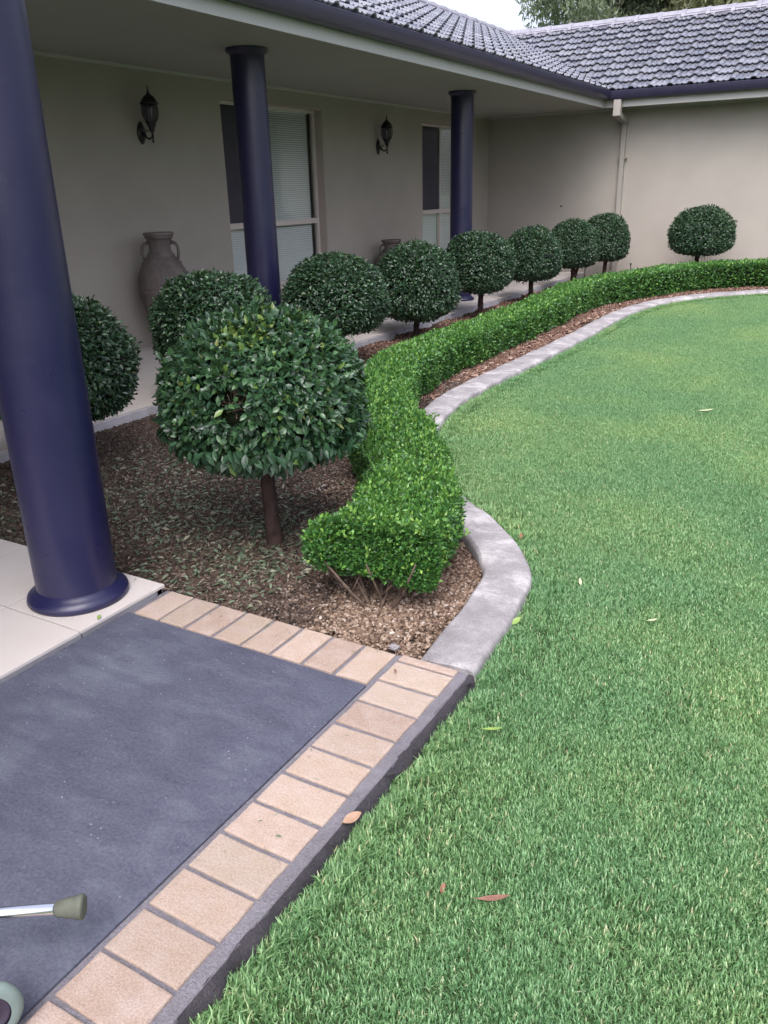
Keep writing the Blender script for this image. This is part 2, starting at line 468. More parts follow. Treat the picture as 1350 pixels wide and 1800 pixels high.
class MB:
    def __init__(s):
        s.v = []; s.f = []; s.sm = []
    def add(s, vs, fs, smooth=False):
        n = len(s.v)
        s.v += [tuple(v) for v in vs]
        s.f += [tuple(i + n for i in f) for f in fs]
        s.sm += [smooth] * len(fs)
        return s
    def box(s, x0, x1, y0, y1, z0, z1):
        vs = [(x0, y0, z0), (x1, y0, z0), (x1, y1, z0), (x0, y1, z0), (x0, y0, z1), (x1, y0, z1), (x1, y1, z1), (x0, y1, z1)]
        fs = [(3, 2, 1, 0), (4, 5, 6, 7), (0, 1, 5, 4), (1, 2, 6, 5), (2, 3, 7, 6), (3, 0, 4, 7)]
        return s.add(vs, fs)
    def chamfer_box(s, x0, x1, y0, y1, z0, z1, c):
        """box with chamfered top edges"""
        vs = [(x0, y0, z0), (x1, y0, z0), (x1, y1, z0), (x0, y1, z0),
              (x0, y0, z1 - c), (x1, y0, z1 - c), (x1, y1, z1 - c), (x0, y1, z1 - c),
              (x0 + c, y0 + c, z1), (x1 - c, y0 + c, z1), (x1 - c, y1 - c, z1), (x0 + c, y1 - c, z1)]
        fs = [(3, 2, 1, 0)]
        for a in range(4):
            b = (a + 1) % 4
            fs += [(a, b, 4 + b, 4 + a), (4 + a, 4 + b, 8 + b, 8 + a)]
        fs.append((8, 9, 10, 11))
        return s.add(vs, fs)
    def tube(s, pts, radii, seg=10, cap=True):
        pts = [Vector(p) for p in pts]
        if isinstance(radii, (int, float)):
            radii = [radii] * len(pts)
        vs, fs = [], []
        prev = None
        for i, p in enumerate(pts):
            t = (pts[min(i + 1, len(pts) - 1)] - pts[max(i - 1, 0)]).normalized()
            if prev is None:
                a = Vector((0, 0, 1)) if abs(t.z) < 0.9 else Vector((1, 0, 0))
                u = t.cross(a).normalized()
            else:
                u = (prev - t * prev.dot(t)).normalized()
            prev = u
            w = t.cross(u)
            for k in range(seg):
                an = 2 * math.pi * k / seg
                vs.append(p + (u * math.cos(an) + w * math.sin(an)) * radii[i])
        for i in range(len(pts) - 1):
            for k in range(seg):
                a, b = i * seg + k, i * seg + (k + 1) % seg
                fs.append((a, b, b + seg, a + seg))
        if cap:
            fs.append(tuple(range(seg))[::-1])
            fs.append(tuple((len(pts) - 1) * seg + k for k in range(seg)))
        return s.add(vs, fs, True)
    def lathe(s, prof, c=(0, 0, 0), seg=32, cap=True, axis=None):
        vs, fs = [], []
        for r, z in prof:
            for k in range(seg):
                an = 2 * math.pi * k / seg
                vs.append(Vector((r * math.cos(an), r * math.sin(an), z)))
        if axis is not None:
            q = Vector((0, 0, 1)).rotation_difference(Vector(axis).normalized())
            vs = [q @ v for v in vs]
        vs = [v + Vector(c) for v in vs]
        n = len(prof)
        for i in range(n - 1):
            for k in range(seg):
                a, b = i * seg + k, i * seg + (k + 1) % seg
                fs.append((a, b, b + seg, a + seg))
        if cap:
            fs.append(tuple(range(seg))[::-1])
            fs.append(tuple((n - 1) * seg + k for k in range(seg)))
        return s.add(vs, fs, True)
    def ball(s, c, r, seg=14, rings=9):
        prof = []
        rr = r if not isinstance(r, (int, float)) else (r, r, r)
        vs, fs = [], []
        for i in range(rings + 1):
            ph = -math.pi / 2 + math.pi * i / rings
            for k in range(seg):
                an = 2 * math.pi * k / seg
                vs.append((c[0] + rr[0] * math.cos(ph) * math.cos(an), c[1] + rr[1] * math.cos(ph) * math.sin(an), c[2] + rr[2] * math.sin(ph)))
        for i in range(rings):
            for k in range(seg):
                a, b = i * seg + k, i * seg + (k + 1) % seg
                fs.append((a, b, b + seg, a + seg))
        return s.add(vs, fs, True)
    def extrude(s, prof, path_a, path_b, fn):
        """sweep an open or closed profile between two stations through fn(station, profile point)"""
        n = len(prof)
        vs = [fn(path_a, p) for p in prof] + [fn(path_b, p) for p in prof]
        fs = [(i, (i + 1) % n, n + (i + 1) % n, n + i) for i in range(n)]
        fs += [tuple(range(n))[::-1], tuple(range(n, 2 * n))]
        return s.add(vs, fs)
    def mesh(s, name, m, bevel=0):
        me = bpy.data.meshes.new(name)
        me.from_pydata(s.v, [], s.f)
        me.polygons.foreach_set('use_smooth', s.sm)
        me.update()
        if m is not None:
            me.materials.append(m)
        return me
    def obj(s, name, m, parent=None, local=False, **kw):
        return link(name, s.mesh(name, m), parent, local, **kw)

def smooth_by_angle(o, ang=40):
    me = o.data
    import bmesh
    bm = bmesh.new(); bm.from_mesh(me)
    bmesh.ops.recalc_face_normals(bm, faces=bm.faces)
    for e in bm.edges:
        if len(e.link_faces) == 2 and e.calc_face_angle(0) > R(ang):
            e.smooth = False
    for f in bm.faces:
        f.smooth = True
    bm.to_mesh(me); bm.free()
    return o

def np_mesh(name, V, F, m, rnd=None, smooth=False):
    """V (n,3); F (k,3) or (k,4)"""
    me = bpy.data.meshes.new(name)
    k, w = F.shape
    me.vertices.add(len(V))
    me.vertices.foreach_set('co', np.ascontiguousarray(V, dtype=np.float32).ravel())
    me.loops.add(k * w)
    me.loops.foreach_set('vertex_index', np.ascontiguousarray(F, dtype=np.int32).ravel())
    me.polygons.add(k)
    me.polygons.foreach_set('loop_start', np.arange(0, k * w, w, dtype=np.int32))
    me.polygons.foreach_set('use_smooth', np.full(k, smooth))
    if rnd is not None:
        a = me.attributes.new('rnd', 'FLOAT', 'POINT')
        a.data.foreach_set('value', np.ascontiguousarray(rnd, dtype=np.float32))
    me.update(calc_edges=True)
    me.validate()
    if m is not None:
        me.materials.append(m)
    return me

def unit(a):
    return a / np.maximum(np.linalg.norm(a, axis=-1, keepdims=True), 1e-9)

LEAF4 = (np.array([(0, 0, 0), (-.5, .48, .10), (.5, .48, .10), (0, 1, -.10), (0, .5, 0)]),
         np.array([(0, 4, 1), (4, 3, 1), (0, 2, 4), (4, 2, 3)]))
LEAF8 = (np.array([(0, 0, 0), (-.42, .26, .09), (-.46, .60, .10), (0, 1, -.14), (.46, .60, .10), (.42, .26, .09), (0, .3, 0.02), (0, .65, 0.0)]),
         np.array([(0, 6, 1), (6, 7, 2), (6, 2, 1), (7, 3, 2), (0, 5, 6), (6, 5, 4), (6, 4, 7), (7, 4, 3)]))
LEAF1 = (np.array([(0, 0, 0), (-.5, .5, 0.06), (0, 1, -.05), (.5, .5, 0.06)]), np.array([(0, 3, 2), (0, 2, 1)]))

def leaf_frames(axis, nrm):
    y = unit(axis)
    z = unit(nrm - y * np.sum(nrm * y, -1, keepdims=True))
    x = np.cross(y, z)
    return x, y, z

def leaves(name, P, axis, nrm, length, width, m, shape=LEAF4, rnd=None):
    T, F = shape
    x, y, z = leaf_frames(axis, nrm)
    n = len(P)
    length = np.broadcast_to(length, n)[:, None, None]
    width = np.broadcast_to(width, n)[:, None, None]
    V = P[:, None, :] + x[:, None, :] * T[None, :, 0:1] * width + y[:, None, :] * T[None, :, 1:2] * length + z[:, None, :] * T[None, :, 2:3] * width
    k = len(T)
    FF = (F[None] + (np.arange(n) * k)[:, None, None]).reshape(-1, 3)
    if rnd is None:
        rnd = rng.random(n)
    return np_mesh(name, V.reshape(-1, 3), FF, m, np.repeat(rnd, k))

def spline(pts, n=200):
    """Catmull-Rom through 2-D points, resampled evenly"""
    p = np.array(pts, float)
    p = np.vstack([2 * p[0] - p[1], p, 2 * p[-1] - p[-2]])
    out = []
    for i in range(1, len(p) - 2):
        t = np.linspace(0, 1, 24, endpoint=False)[:, None]
        a, b, c, d = p[i - 1], p[i], p[i + 1], p[i + 2]
        out.append(0.5 * ((2 * b) + (-a + c) * t + (2 * a - 5 * b + 4 * c - d) * t ** 2 + (-a + 3 * b - 3 * c + d) * t ** 3))
    out.append(p[-2:-1])
    q = np.vstack(out)
    s = np.concatenate([[0], np.cumsum(np.linalg.norm(np.diff(q, axis=0), axis=1))])
    ss = np.linspace(0, s[-1], n)
    return np.stack([np.interp(ss, s, q[:, k]) for k in range(q.shape[1])], 1), ss

def tangents(path):
    t = np.gradient(path, axis=0)
    return unit(t)

def scatter(name, pts, rots, scl, idx, sources, **kw):
    """stuff: instances of a few source meshes on computed points (geometry nodes)"""
    c = bpy.data.collections.new(name + '_sources')
    for i, me in enumerate(sources):
        c.objects.link(bpy.data.objects.new('%s_source_%02d' % (name, i), me))
    me = bpy.data.meshes.new(name)
    me.vertices.add(len(pts))
    me.vertices.foreach_set('co', np.ascontiguousarray(pts, dtype=np.float32).ravel())
    for nm, ty, arr, fld in (('rot', 'FLOAT_VECTOR', rots, 'vector'), ('scl', 'FLOAT', scl, 'value'), ('idx', 'INT', idx, 'value')):
        a = me.attributes.new(nm, ty, 'POINT')
        a.data.foreach_set(fld, np.ascontiguousarray(arr, dtype=np.int32 if ty == 'INT' else np.float32).ravel())
    me.update()
    o = link(name, me, **kw)
    ng = bpy.data.node_groups.new(name + '_scatter', 'GeometryNodeTree')
    ng.interface.new_socket('Geometry', in_out='INPUT', socket_type='NodeSocketGeometry')
    ng.interface.new_socket('Geometry', in_out='OUTPUT', socket_type='NodeSocketGeometry')
    gi = ng.nodes.new('NodeGroupInput'); go = ng.nodes.new('NodeGroupOutput')
    ci = ng.nodes.new('GeometryNodeCollectionInfo')
    ci.inputs['Collection'].default_value = c
    ci.inputs['Separate Children'].default_value = True
    ci.inputs['Reset Children'].default_value = True
    ip = ng.nodes.new('GeometryNodeInstanceOnPoints')
    ip.inputs['Pick Instance'].default_value = True
    def na(nm, ty):
        n = ng.nodes.new('GeometryNodeInputNamedAttribute')
        n.data_type = ty
        n.inputs['Name'].default_value = nm
        return n.outputs['Attribute']
    m2p = ng.nodes.new('GeometryNodeMeshToPoints')
    ng.links.new(gi.outputs[0], m2p.inputs['Mesh'])
    ng.links.new(m2p.outputs[0], ip.inputs['Points'])
    ng.links.new(ci.outputs[0], ip.inputs['Instance'])
    ng.links.new(na('idx', 'INT'), ip.inputs['Instance Index'])
    ng.links.new(na('rot', 'FLOAT_VECTOR'), ip.inputs['Rotation'])
    ng.links.new(na('scl', 'FLOAT'), ip.inputs['Scale'])
    ng.links.new(ip.outputs[0], go.inputs[0])
    md = o.modifiers.new('scatter', 'NODES')
    md.node_group = ng
    return o

# ------------------------------------------------------------------ layout constants (metres; slab top at z = 0)
ZLAWN, ZBED, ZPORCH, ZSOFF = -0.071, -0.06, 0.03, 2.673
XWALL, XPORCH, XFASC, YWING, YFASC = -6.5, -4.65, -4.27, 15.14, 14.65
KERB_PTS = [(-1.053, 2.168), (-1.072, 2.43), (-1.083, 2.62), (-1.098, 2.78), (-1.14, 2.95), (-1.235, 3.11), (-1.37, 3.27), (-1.52, 3.44), (-1.74, 3.63), (-2.16, 4.09), (-2.48, 4.75), (-2.62, 5.2), (-2.69, 5.6), (-2.72, 6.2), (-2.705, 7.0), (-2.69, 8.0), (-2.69, 9.0), (-2.715, 10.0), (-2.69, 10.9), (-2.55, 11.8), (-2.20, 12.6), (-1.82, 13.1), (-1.33, 13.58), (-0.5, 14.0), (1.0, 14.2), (4.5, 14.3)]
KERB, KS = spline(KERB_PTS, 420)
KT = tangents(KERB)
KN = np.stack([KT[:, 1], -KT[:, 0]], 1)          # towards the lawn
KHW = 0.102

def kerb_x(y):
    """x of the kerb's centre at a given y"""
    return np.interp(y, KERB[:, 1], KERB[:, 0])

def kerb_sd(p):
    """signed distance of points from the kerb's centre line, positive on the lawn side"""
    d = p[:, None, :] - KERB[None, ::3, :]
    dd = np.sum(d * d, -1)
    i = np.argmin(dd, 1)
    s = np.sum(d[np.arange(len(p)), i] * KN[::3][i], -1)
    return np.sign(s) * np.sqrt(dd[np.arange(len(p)), i])

# ------------------------------------------------------------------ ground: lawn sheet, garden bed
def ground_sheet():
    # bed side is cut away so that the bed and slab sit in it
    mb = MB()
    mb.add([(-300, -300, ZLAWN), (300, -300, ZLAWN), (300, 300, ZLAWN), (-300, 300, ZLAWN)], [(0, 1, 2, 3)])
    return mb.obj('lawn', M['lawn'], kind='structure', label='mown green lawn stretching away on the right')
ground_sheet()

def garden_bed():
    ys = np.concatenate([np.linspace(2.15, 14.2, 90), [14.6, 15.1]])
    nx = 40
    V = []
    for y in ys:
        xr = kerb_x(y) + 0.0 if y < 14.25 else 4.0
        for k in range(nx):
            t = k / (nx - 1)
            x = XPORCH - 0.02 + (xr - XPORCH + 0.02) * t
            z = ZBED + 0.008 * math.sin(x * 5 + y * 3) * math.cos(y * 4 - x * 2)
            V.append((x, y, z))
    F = [(j * nx + i, j * nx + i + 1, (j + 1) * nx + i + 1, (j + 1) * nx + i) for j in range(len(ys) - 1) for i in range(nx - 1)]
    me = np_mesh('garden_bed', np.array(V), np.array(F), M['dirt'], smooth=True)
    link('garden_bed', me, kind='structure', label='brown garden bed between the porch and the kerb')
garden_bed()

# ------------------------------------------------------------------ landing slab with its brick border
def landing():
    root = MB().box(-2.302, -1.222, -3.0, 1.926, -0.22, -0.001).obj('landing_slab', M['slab'], kind='structure', label='dark blue-grey painted concrete landing with tan brick border')
    mb = MB()
    mb.box(-1.2215, -0.954, -3.0, 2.150, -0.2, -0.008)     # mortar bed on the lawn side
    mb.box(-2.31, -1.222, 1.9265, 2.146, -0.2, -0.0085)    # mortar bed on the far side
    mb.obj('mortar', M['mortar'], root)
    # sloped, rough outer edge of the slab
    eb = MB()
    n = 160
    ysr = np.linspace(-3.0, 2.152, n)
    jr = rng.normal(0, 0.005, (n, 4))
    prof = [(-0.957, -0.0078), (-0.946, -0.012), (-0.939, -0.03), (-0.935, -0.2)]
    vs = []
    for i, y in enumerate(ysr):
        for k, (x, z) in enumerate(prof):
            vs.append((x + jr[i, k] * (0.3 if k == 0 else 1.3), y, z + (jr[i, (k + 1) % 4] * 0.7 if k else 0)))
    fs = [(i * 4 + k, i * 4 + k + 1, (i + 1) * 4 + k + 1, (i + 1) * 4 + k) for i in range(n - 1) for k in range(3)]
    fs.append(tuple((n - 1) * 4 + k for k in range(4))[::-1])
    eb.add(vs, fs, True)
    eb.obj('slab_edge', M['slabside'], root)
    def brick(x0, x1, y0, y1):
        j = lambda a: random.uniform(-a, a)
        cx, cy = (x0 + x1) / 2, (y0 + y1) / 2
        hx, hy = (x1 - x0) / 2, (y1 - y0) / 2
        b = MB()
        # irregular outline with worn edges
        base = []
        for sx, sy in ((-1, -1), (0, -1), (1, -1), (1, 0), (1, 1), (0, 1), (-1, 1), (-1, 0)):
            base.append((sx * hx + j(0.0022), sy * hy + j(0.0022)))
        n_ = len(base)
        vs, fs = [], []
        for (ins, z) in ((0, -0.05), (0, -0.004), (0.0022, -0.0008), (0.006, 0.0)):
            for (x, y) in base:
                vs.append((x * (1 - ins / hx), y * (1 - ins / hy), z))
        for l in range(3):
            for k in range(n_):
                a, c = l * n_ + k, l * n_ + (k + 1) % n_
                fs.append((a, c, c + n_, a + n_))
        fs.append(tuple(3 * n_ + k for k in range(n_)))
        b.add(vs, fs)
        o = b.obj('brick', M['brick'], root, local=True)
        o.location = (cx, cy, j(0.0012) + 0.0005)
        o.rotation_euler = (j(0.004), j(0.004), j(0.006))
    for k in range(8):
        x0 = -2.287 + 0.1335 * k if k else -2.283
        brick(x0 + 0.007, x0 + 0.1255, 1.938, 2.139)
    brick(-1.207, -0.993, 2.112, 2.147)
    y = 1.981
    while y > -1.6:
        brick(-1.203, -0.992, y + 0.001, y + 0.1175)
        y -= 0.1305
landing()

# ------------------------------------------------------------------ porch floors
def porch():
    root = empty('porch_floor', (-5.5, 5.0, 0), kind='structure', label='cream tiled verandah floor with concrete edge')
    mb = MB()
    mb.box(XWALL, XPORCH + 0.03, -4.0, YWING, -0.3, ZPORCH - 0.0135)
    mb.box(XPORCH + 0.0305, -2.336, -4.0, 2.10, -0.3, ZPORCH - 0.0135)
    mb.obj('grout_bed', M['mortar'], root)
    ed = MB()
    y = 2.125
    L = 0.78
    edges = []
    while y < YWING - 0.01:
        y1 = min(y + L, YWING - 0.004)
        MB().chamfer_box(XPORCH + 0.031, XPORCH + 0.058, y + 0.003, y1 - 0.003, -0.3, ZPORCH - 0.014, 0.004).obj('edge_panel', M['porchconc'], root)
        y = y1
    # metal and timber strip along the entry landing
    MB().chamfer_box(-2.335, -2.318, -4.0, 1.712, -0.05, ZPORCH - 0.004, 0.004).obj('edge_strip', M['porchconc'], root)
    MB().chamfer_box(-2.335, -2.318, 1.718, 2.128, -0.05, ZPORCH - 0.004, 0.004).obj('edge_strip', M['porchconc'], root)
    MB().chamfer_box(-4.59, -2.318, 2.1005, 2.126, -0.2, ZPORCH - 0.0145, 0.004).obj('edge_panel', M['porchconc'], root)
    def tile(x0, x1, y0, y1):
        g = 0.0028
        b = MB().chamfer_box(x0 + g - (x0 + x1) / 2, x1 - g - (x0 + x1) / 2, y0 + g - (y0 + y1) / 2, y1 - g - (y0 + y1) / 2, -0.013, 0, 0.0015)
        o = b.obj('floor_tile', M['floor_tile'], root, local=True)
        o.location = Vector(((x0 + x1) / 2, (y0 + y1) / 2, ZPORCH + random.uniform(-0.0006, 0.0006))) - wloc(root)
    # entry landing tiles
    xs = [-2.300, -2.715, -3.153, -3.59, -4.03, -4.47, -4.62]
    ysn = [2.132, 1.697, 1.262, 0.827, 0.392, -0.043, -0.48, -0.92]
    for i in range(len(xs) - 1):
        for k in range(len(ysn) - 1):
            tile(xs[i + 1], xs[i], ysn[k + 1], ysn[k])
    xs = [-4.592, -5.04, -5.478, -5.916, -6.354, -6.5]
    y = 0.392
    yl = []
    while y < YWING - 0.05:
        yl.append(y); y += 0.4365
    yl.append(YWING - 0.003)
    for i in range(len(xs) - 1):
        for k in range(len(yl) - 1):
            if i == 0 and yl[k] < 2.13 and xs[0] > -4.6:
                tile(xs[i + 1], -4.624, yl[k], yl[k + 1])
            else:
                tile(xs[i + 1], xs[i], yl[k], yl[k + 1])
porch()

# ------------------------------------------------------------------ the house
house = empty('house', (XWALL, 8.0, 0), 'beige rendered house with dark tiled roof, verandah and navy columns', 'house')
WIN = [(7.72, 9.72), (12.50, 14.45)]
ZW0, ZW1 = 0.40, 2.49

def walls():
    b = MB()
    t = 0.22
    ys = [-4.0, WIN[0][0], WIN[0][1], WIN[1][0], WIN[1][1], YWING]
    for i in range(5):
        if i % 2 == 0:
            b.box(XWALL - t, XWALL, ys[i], ys[i + 1], -0.3, 3.0)
        else:
            b.box(XWALL - t, XWALL - 0.0005, ys[i] + 0.0005, ys[i + 1] - 0.0005, -0.3, ZW0)
            b.box(XWALL - t, XWALL - 0.0005, ys[i] + 0.0005, ys[i + 1] - 0.0005, ZW1, 3.0)
    b.obj('verandah_wall', M['wall'], house)
    w = MB()
    w.box(XWALL - t, 7.0, YWING, YWING + t, -0.3, 3.0)
    w.obj('wing_wall', M['wall'], house)
    # room behind the windows
    r = MB()
    r.box(XWALL - 2.5, XWALL - 2.45, 4, YWING + .1, -0.1, 2.8)
    r.box(XWALL - 2.5, XWALL - t - .01, 4, YWING + .1, -0.15, -0.1)
    r.box(XWALL - 2.5, XWALL - t - .01, 4, YWING + .1, 2.8, 2.85)
    r.box(XWALL - 2.5, XWALL - t - .01, 4, 4.05, -0.1, 2.8)
    r.obj('inner_room', M['room'], house)
    # soffits, fascia, cornice beads
    s = MB()
    s.box(XWALL + 0.001, XFASC - 0.0205, -4.0, YWING - 0.001, ZSOFF, ZSOFF + 0.02)
    s.box(XFASC - 0.019, 7.0, YFASC + 0.021, YWING - 0.001, ZSOFF + 0.001, ZSOFF + 0.021)
    s.obj('soffit', M['soffit'], house)
    MB().box(XFASC - 0.02, XFASC, -4.0, YFASC, ZSOFF - 0.012, ZSOFF + 0.19).box(XFASC + 0.001, 7.0, YFASC, YFASC + 0.02, ZSOFF - 0.0125, ZSOFF + 0.19).obj('fascia', M['trim'], house)
    q = MB()
    q.box(XWALL + 0.002, XWALL + 0.03, -4.0, YWING - 0.03, ZSOFF - 0.028, ZSOFF - 0.001)
    q.box(XWALL + 0.002, XFASC, YWING - 0.03, YWING - 0.002, ZSOFF - 0.028, ZSOFF - 0.001)
    q.box(XFASC, 7.0, YWING - 0.03, YWING - 0.002, ZSOFF - 0.027, ZSOFF)
    q.obj('cornice_bead', M['trim'], house)
    # entry portico over the near column
    e = MB()
    e.box(XFASC + 0.14, -2.08, -4.0, 2.36, ZSOFF + 0.002, ZSOFF + 0.03)
    e.obj('portico_ceiling', M['soffit'], house)
    e = MB()
    e.box(XFASC + 0.14, -2.06, 2.361, 2.38, ZSOFF - 0.012, ZSOFF + 0.2)
    e.box(-2.079, -2.06, -4.0, 2.36, ZSOFF - 0.012, ZSOFF + 0.2)
    e.obj('portico_fascia', M['trim'], house)
walls()

def window(y0, y1, screen_left):
    w = MB()
    xf = XWALL - 0.115          # frame face
    d = 0.05
    z0, z1, zt = ZW0, ZW1, 1.165
    yf1 = y1 - 0.003
    ym = (y0 + y1 - 0.19) / 2
    fr = MB()
    T = 0.045
    ya, yb = y0 + 0.003, y1 - 0.003
    fr.box(xf - d, xf, ya, yb, z1 - T - 0.002, z1 - 0.002)
    fr.box(xf - d, xf, ya, yb, z0 + 0.002, z0 + T)
    for yy in (ya, ym - T / 2, yb - T):
        fr.box(xf - d, xf - 0.001, yy, yy + T, z0 + T + 0.0005, z1 - T - 0.0025)
    fr.box(xf - d, xf - 0.002, ya + T + .0005, ym - T / 2 - .0005, zt - 0.05, zt + 0.015)
    fr.box(xf - d, xf - 0.002, ym + T / 2 + .0005, yb - T - .0005, zt - 0.05, zt + 0.015)
    # raised sash rails
    fr.box(xf - 0.0015, xf + 0.01, ya + T, yb - T, zt + 0.002, zt + 0.013)
    fr.box(xf - 0.0015, xf + 0.01, ya + T, yb - T, zt - 0.046, zt - 0.035)
    root = link('window', fr.mesh('window_frame', M['frame']), house)
    rv = MB()
    rv.box(XWALL - 0.115, XWALL - 0.004, y1 - 0.012, y1 - 0.0008, z0 + 0.03, z1 - 0.0025)
    rv.box(XWALL - 0.115, XWALL - 0.004, y0 + 0.0008, y0 + 0.012, z0 + 0.03, z1 - 0.0025)
    rv.box(XWALL - 0.115, XWALL - 0.004, y0 + 0.0125, y1 - 0.0125, z1 - 0.014, z1 - 0.0012)
    rv.obj('reveal', M['reveal'], root)
    MB().chamfer_box(XWALL - 0.118, XWALL + 0.025, y0 - 0.004, y1 + 0.004, z0 - 0.03, z0 + 0.012, 0.005).obj('sill', M['frame'], root)
    for (a, b_) in ((ya + T, ym - T / 2), (ym + T / 2, yb - T)):
        for (c, e) in ((z0 + T, zt - 0.05), (zt + 0.015, z1 - T)):
            MB().box(xf - 0.030, xf - 0.026, a + .001, b_ - .001, c + .001, e - .001).obj('pane', M['glass'], root)
    if screen_left:
        MB().box(xf - 0.0135, xf - 0.012, ya + T + .001, ym - T / 2 - .001, zt + 0.016, z1 - T - .004).obj('fly_screen', M['screen'], root)
    for (a, b_) in ((ya + T - 0.01, ym - 0.012), (ym + 0.012, yb - T - 0.05)):
        sl = MB()
        z = z0 + 0.05
        while z < z1 - 0.06:
            x = xf - 0.075
            sl.add([(x - 0.007, a, z + 0.0112), (x + 0.002, a, z + 0.002), (x + 0.007, a, z - 0.0108), (x - 0.007, b_, z + 0.0112), (x + 0.002, b_, z + 0.002), (x + 0.007, b_, z - 0.0108)],
                   [(0, 1, 4, 3), (1, 2, 5, 4)], False)
            z += 0.0255
        sl.box(xf - 0.095, xf - 0.055, a, b_, z1 - 0.06, z1 - 0.03)
        sl.obj('blind', M['blind'], root)
for (a, b_) in WIN:
    window(a, b_, True)

def columns():
    for (x, y) in ((-2.545, 1.905), (-5.04, 6.41), (-5.04, 10.84)):
        near = x > -3
        r0 = 0.153
        r1 = 0.149
        c = MB()
        prof = [(r0, ZPORCH + 0.03), (r0, 0.6), ((r0 + r1) / 2, 1.5), (r1, ZSOFF - 0.03)]
        c.lathe(prof, (x, y, 0), 48)
        root = smooth_by_angle(c.obj('column', M['column'], house))
        p = [(r0 + 0.036, ZPORCH + 0.0005), (r0 + 0.042, ZPORCH + 0.010), (r0 + 0.038, ZPORCH + 0.026), (r0 + 0.022, ZPORCH + 0.040), (r0 + 0.006, ZPORCH + 0.048), (r0 + 0.0, ZPORCH + 0.058)]
        smooth_by_angle(MB().lathe(p, (x, y, 0), 48).obj('base_ring', M['column'], root), 60)
        p = [(r1, ZSOFF - 0.058), (r1 + 0.006, ZSOFF - 0.046), (r1 + 0.028, ZSOFF - 0.034), (r1 + 0.036, ZSOFF - 0.022), (r1 + 0.035, ZSOFF - 0.001)]
        smooth_by_angle(MB().lathe(p, (x, y, 0), 48).obj('top_ring', M['column'], root), 60)
columns()

# roof
PIT = R(25.5)
EAVE_Z = 2.875
EX, EY = -4.185, 14.565            # eave lines (tile noses)
RUN = 2.98
RIDGE_Z = EAVE_Z + RUN * math.tan(PIT)
ROWS = 11
EXPO = RUN / math.cos(PIT) / ROWS
TW = 0.30
def tile_mesh(name, L):
    prof = [(0.0, .008), (.05, .022), (.12, .031), (.21, .032), (.28, .022), (.33, .003), (.43, .001), (.47, .013), (.53, .013), (.57, .002), (.70, .001), (.74, .013), (.80, .013), (.84, .002), (1.0, .004)]
    b = MB()
    n = len(prof)
    vs = []
    for (yy, dz) in ((0.0, 0.046), (L, 0.004)):
        for (u, h) in prof:
            vs.append((u * TW, yy, h + dz))
    for (u, h) in prof:                # nose, going down to the course below
        vs.append((u * TW, 0.001, h + 0.046 - 0.014))
    for (u, h) in prof:                # undercut, so that the course below falls into shadow
        vs.append((u * TW, 0.045, h + 0.046 - 0.040))
    fs = [(i, i + 1, n + i + 1, n + i) for i in range(n - 1)] + [(2 * n + i, 2 * n + i + 1, i + 1, i) for i in range(n - 1)] + [(3 * n + i, 3 * n + i + 1, 2 * n + i + 1, 2 * n + i) for i in range(n - 1)]
    b.add(vs, fs, False)
    return b.mesh(name, M['roof'])
TILE = tile_mesh('roof_tile', EXPO + 0.05)
for p_ in TILE.polygons:
    p_.use_smooth = False

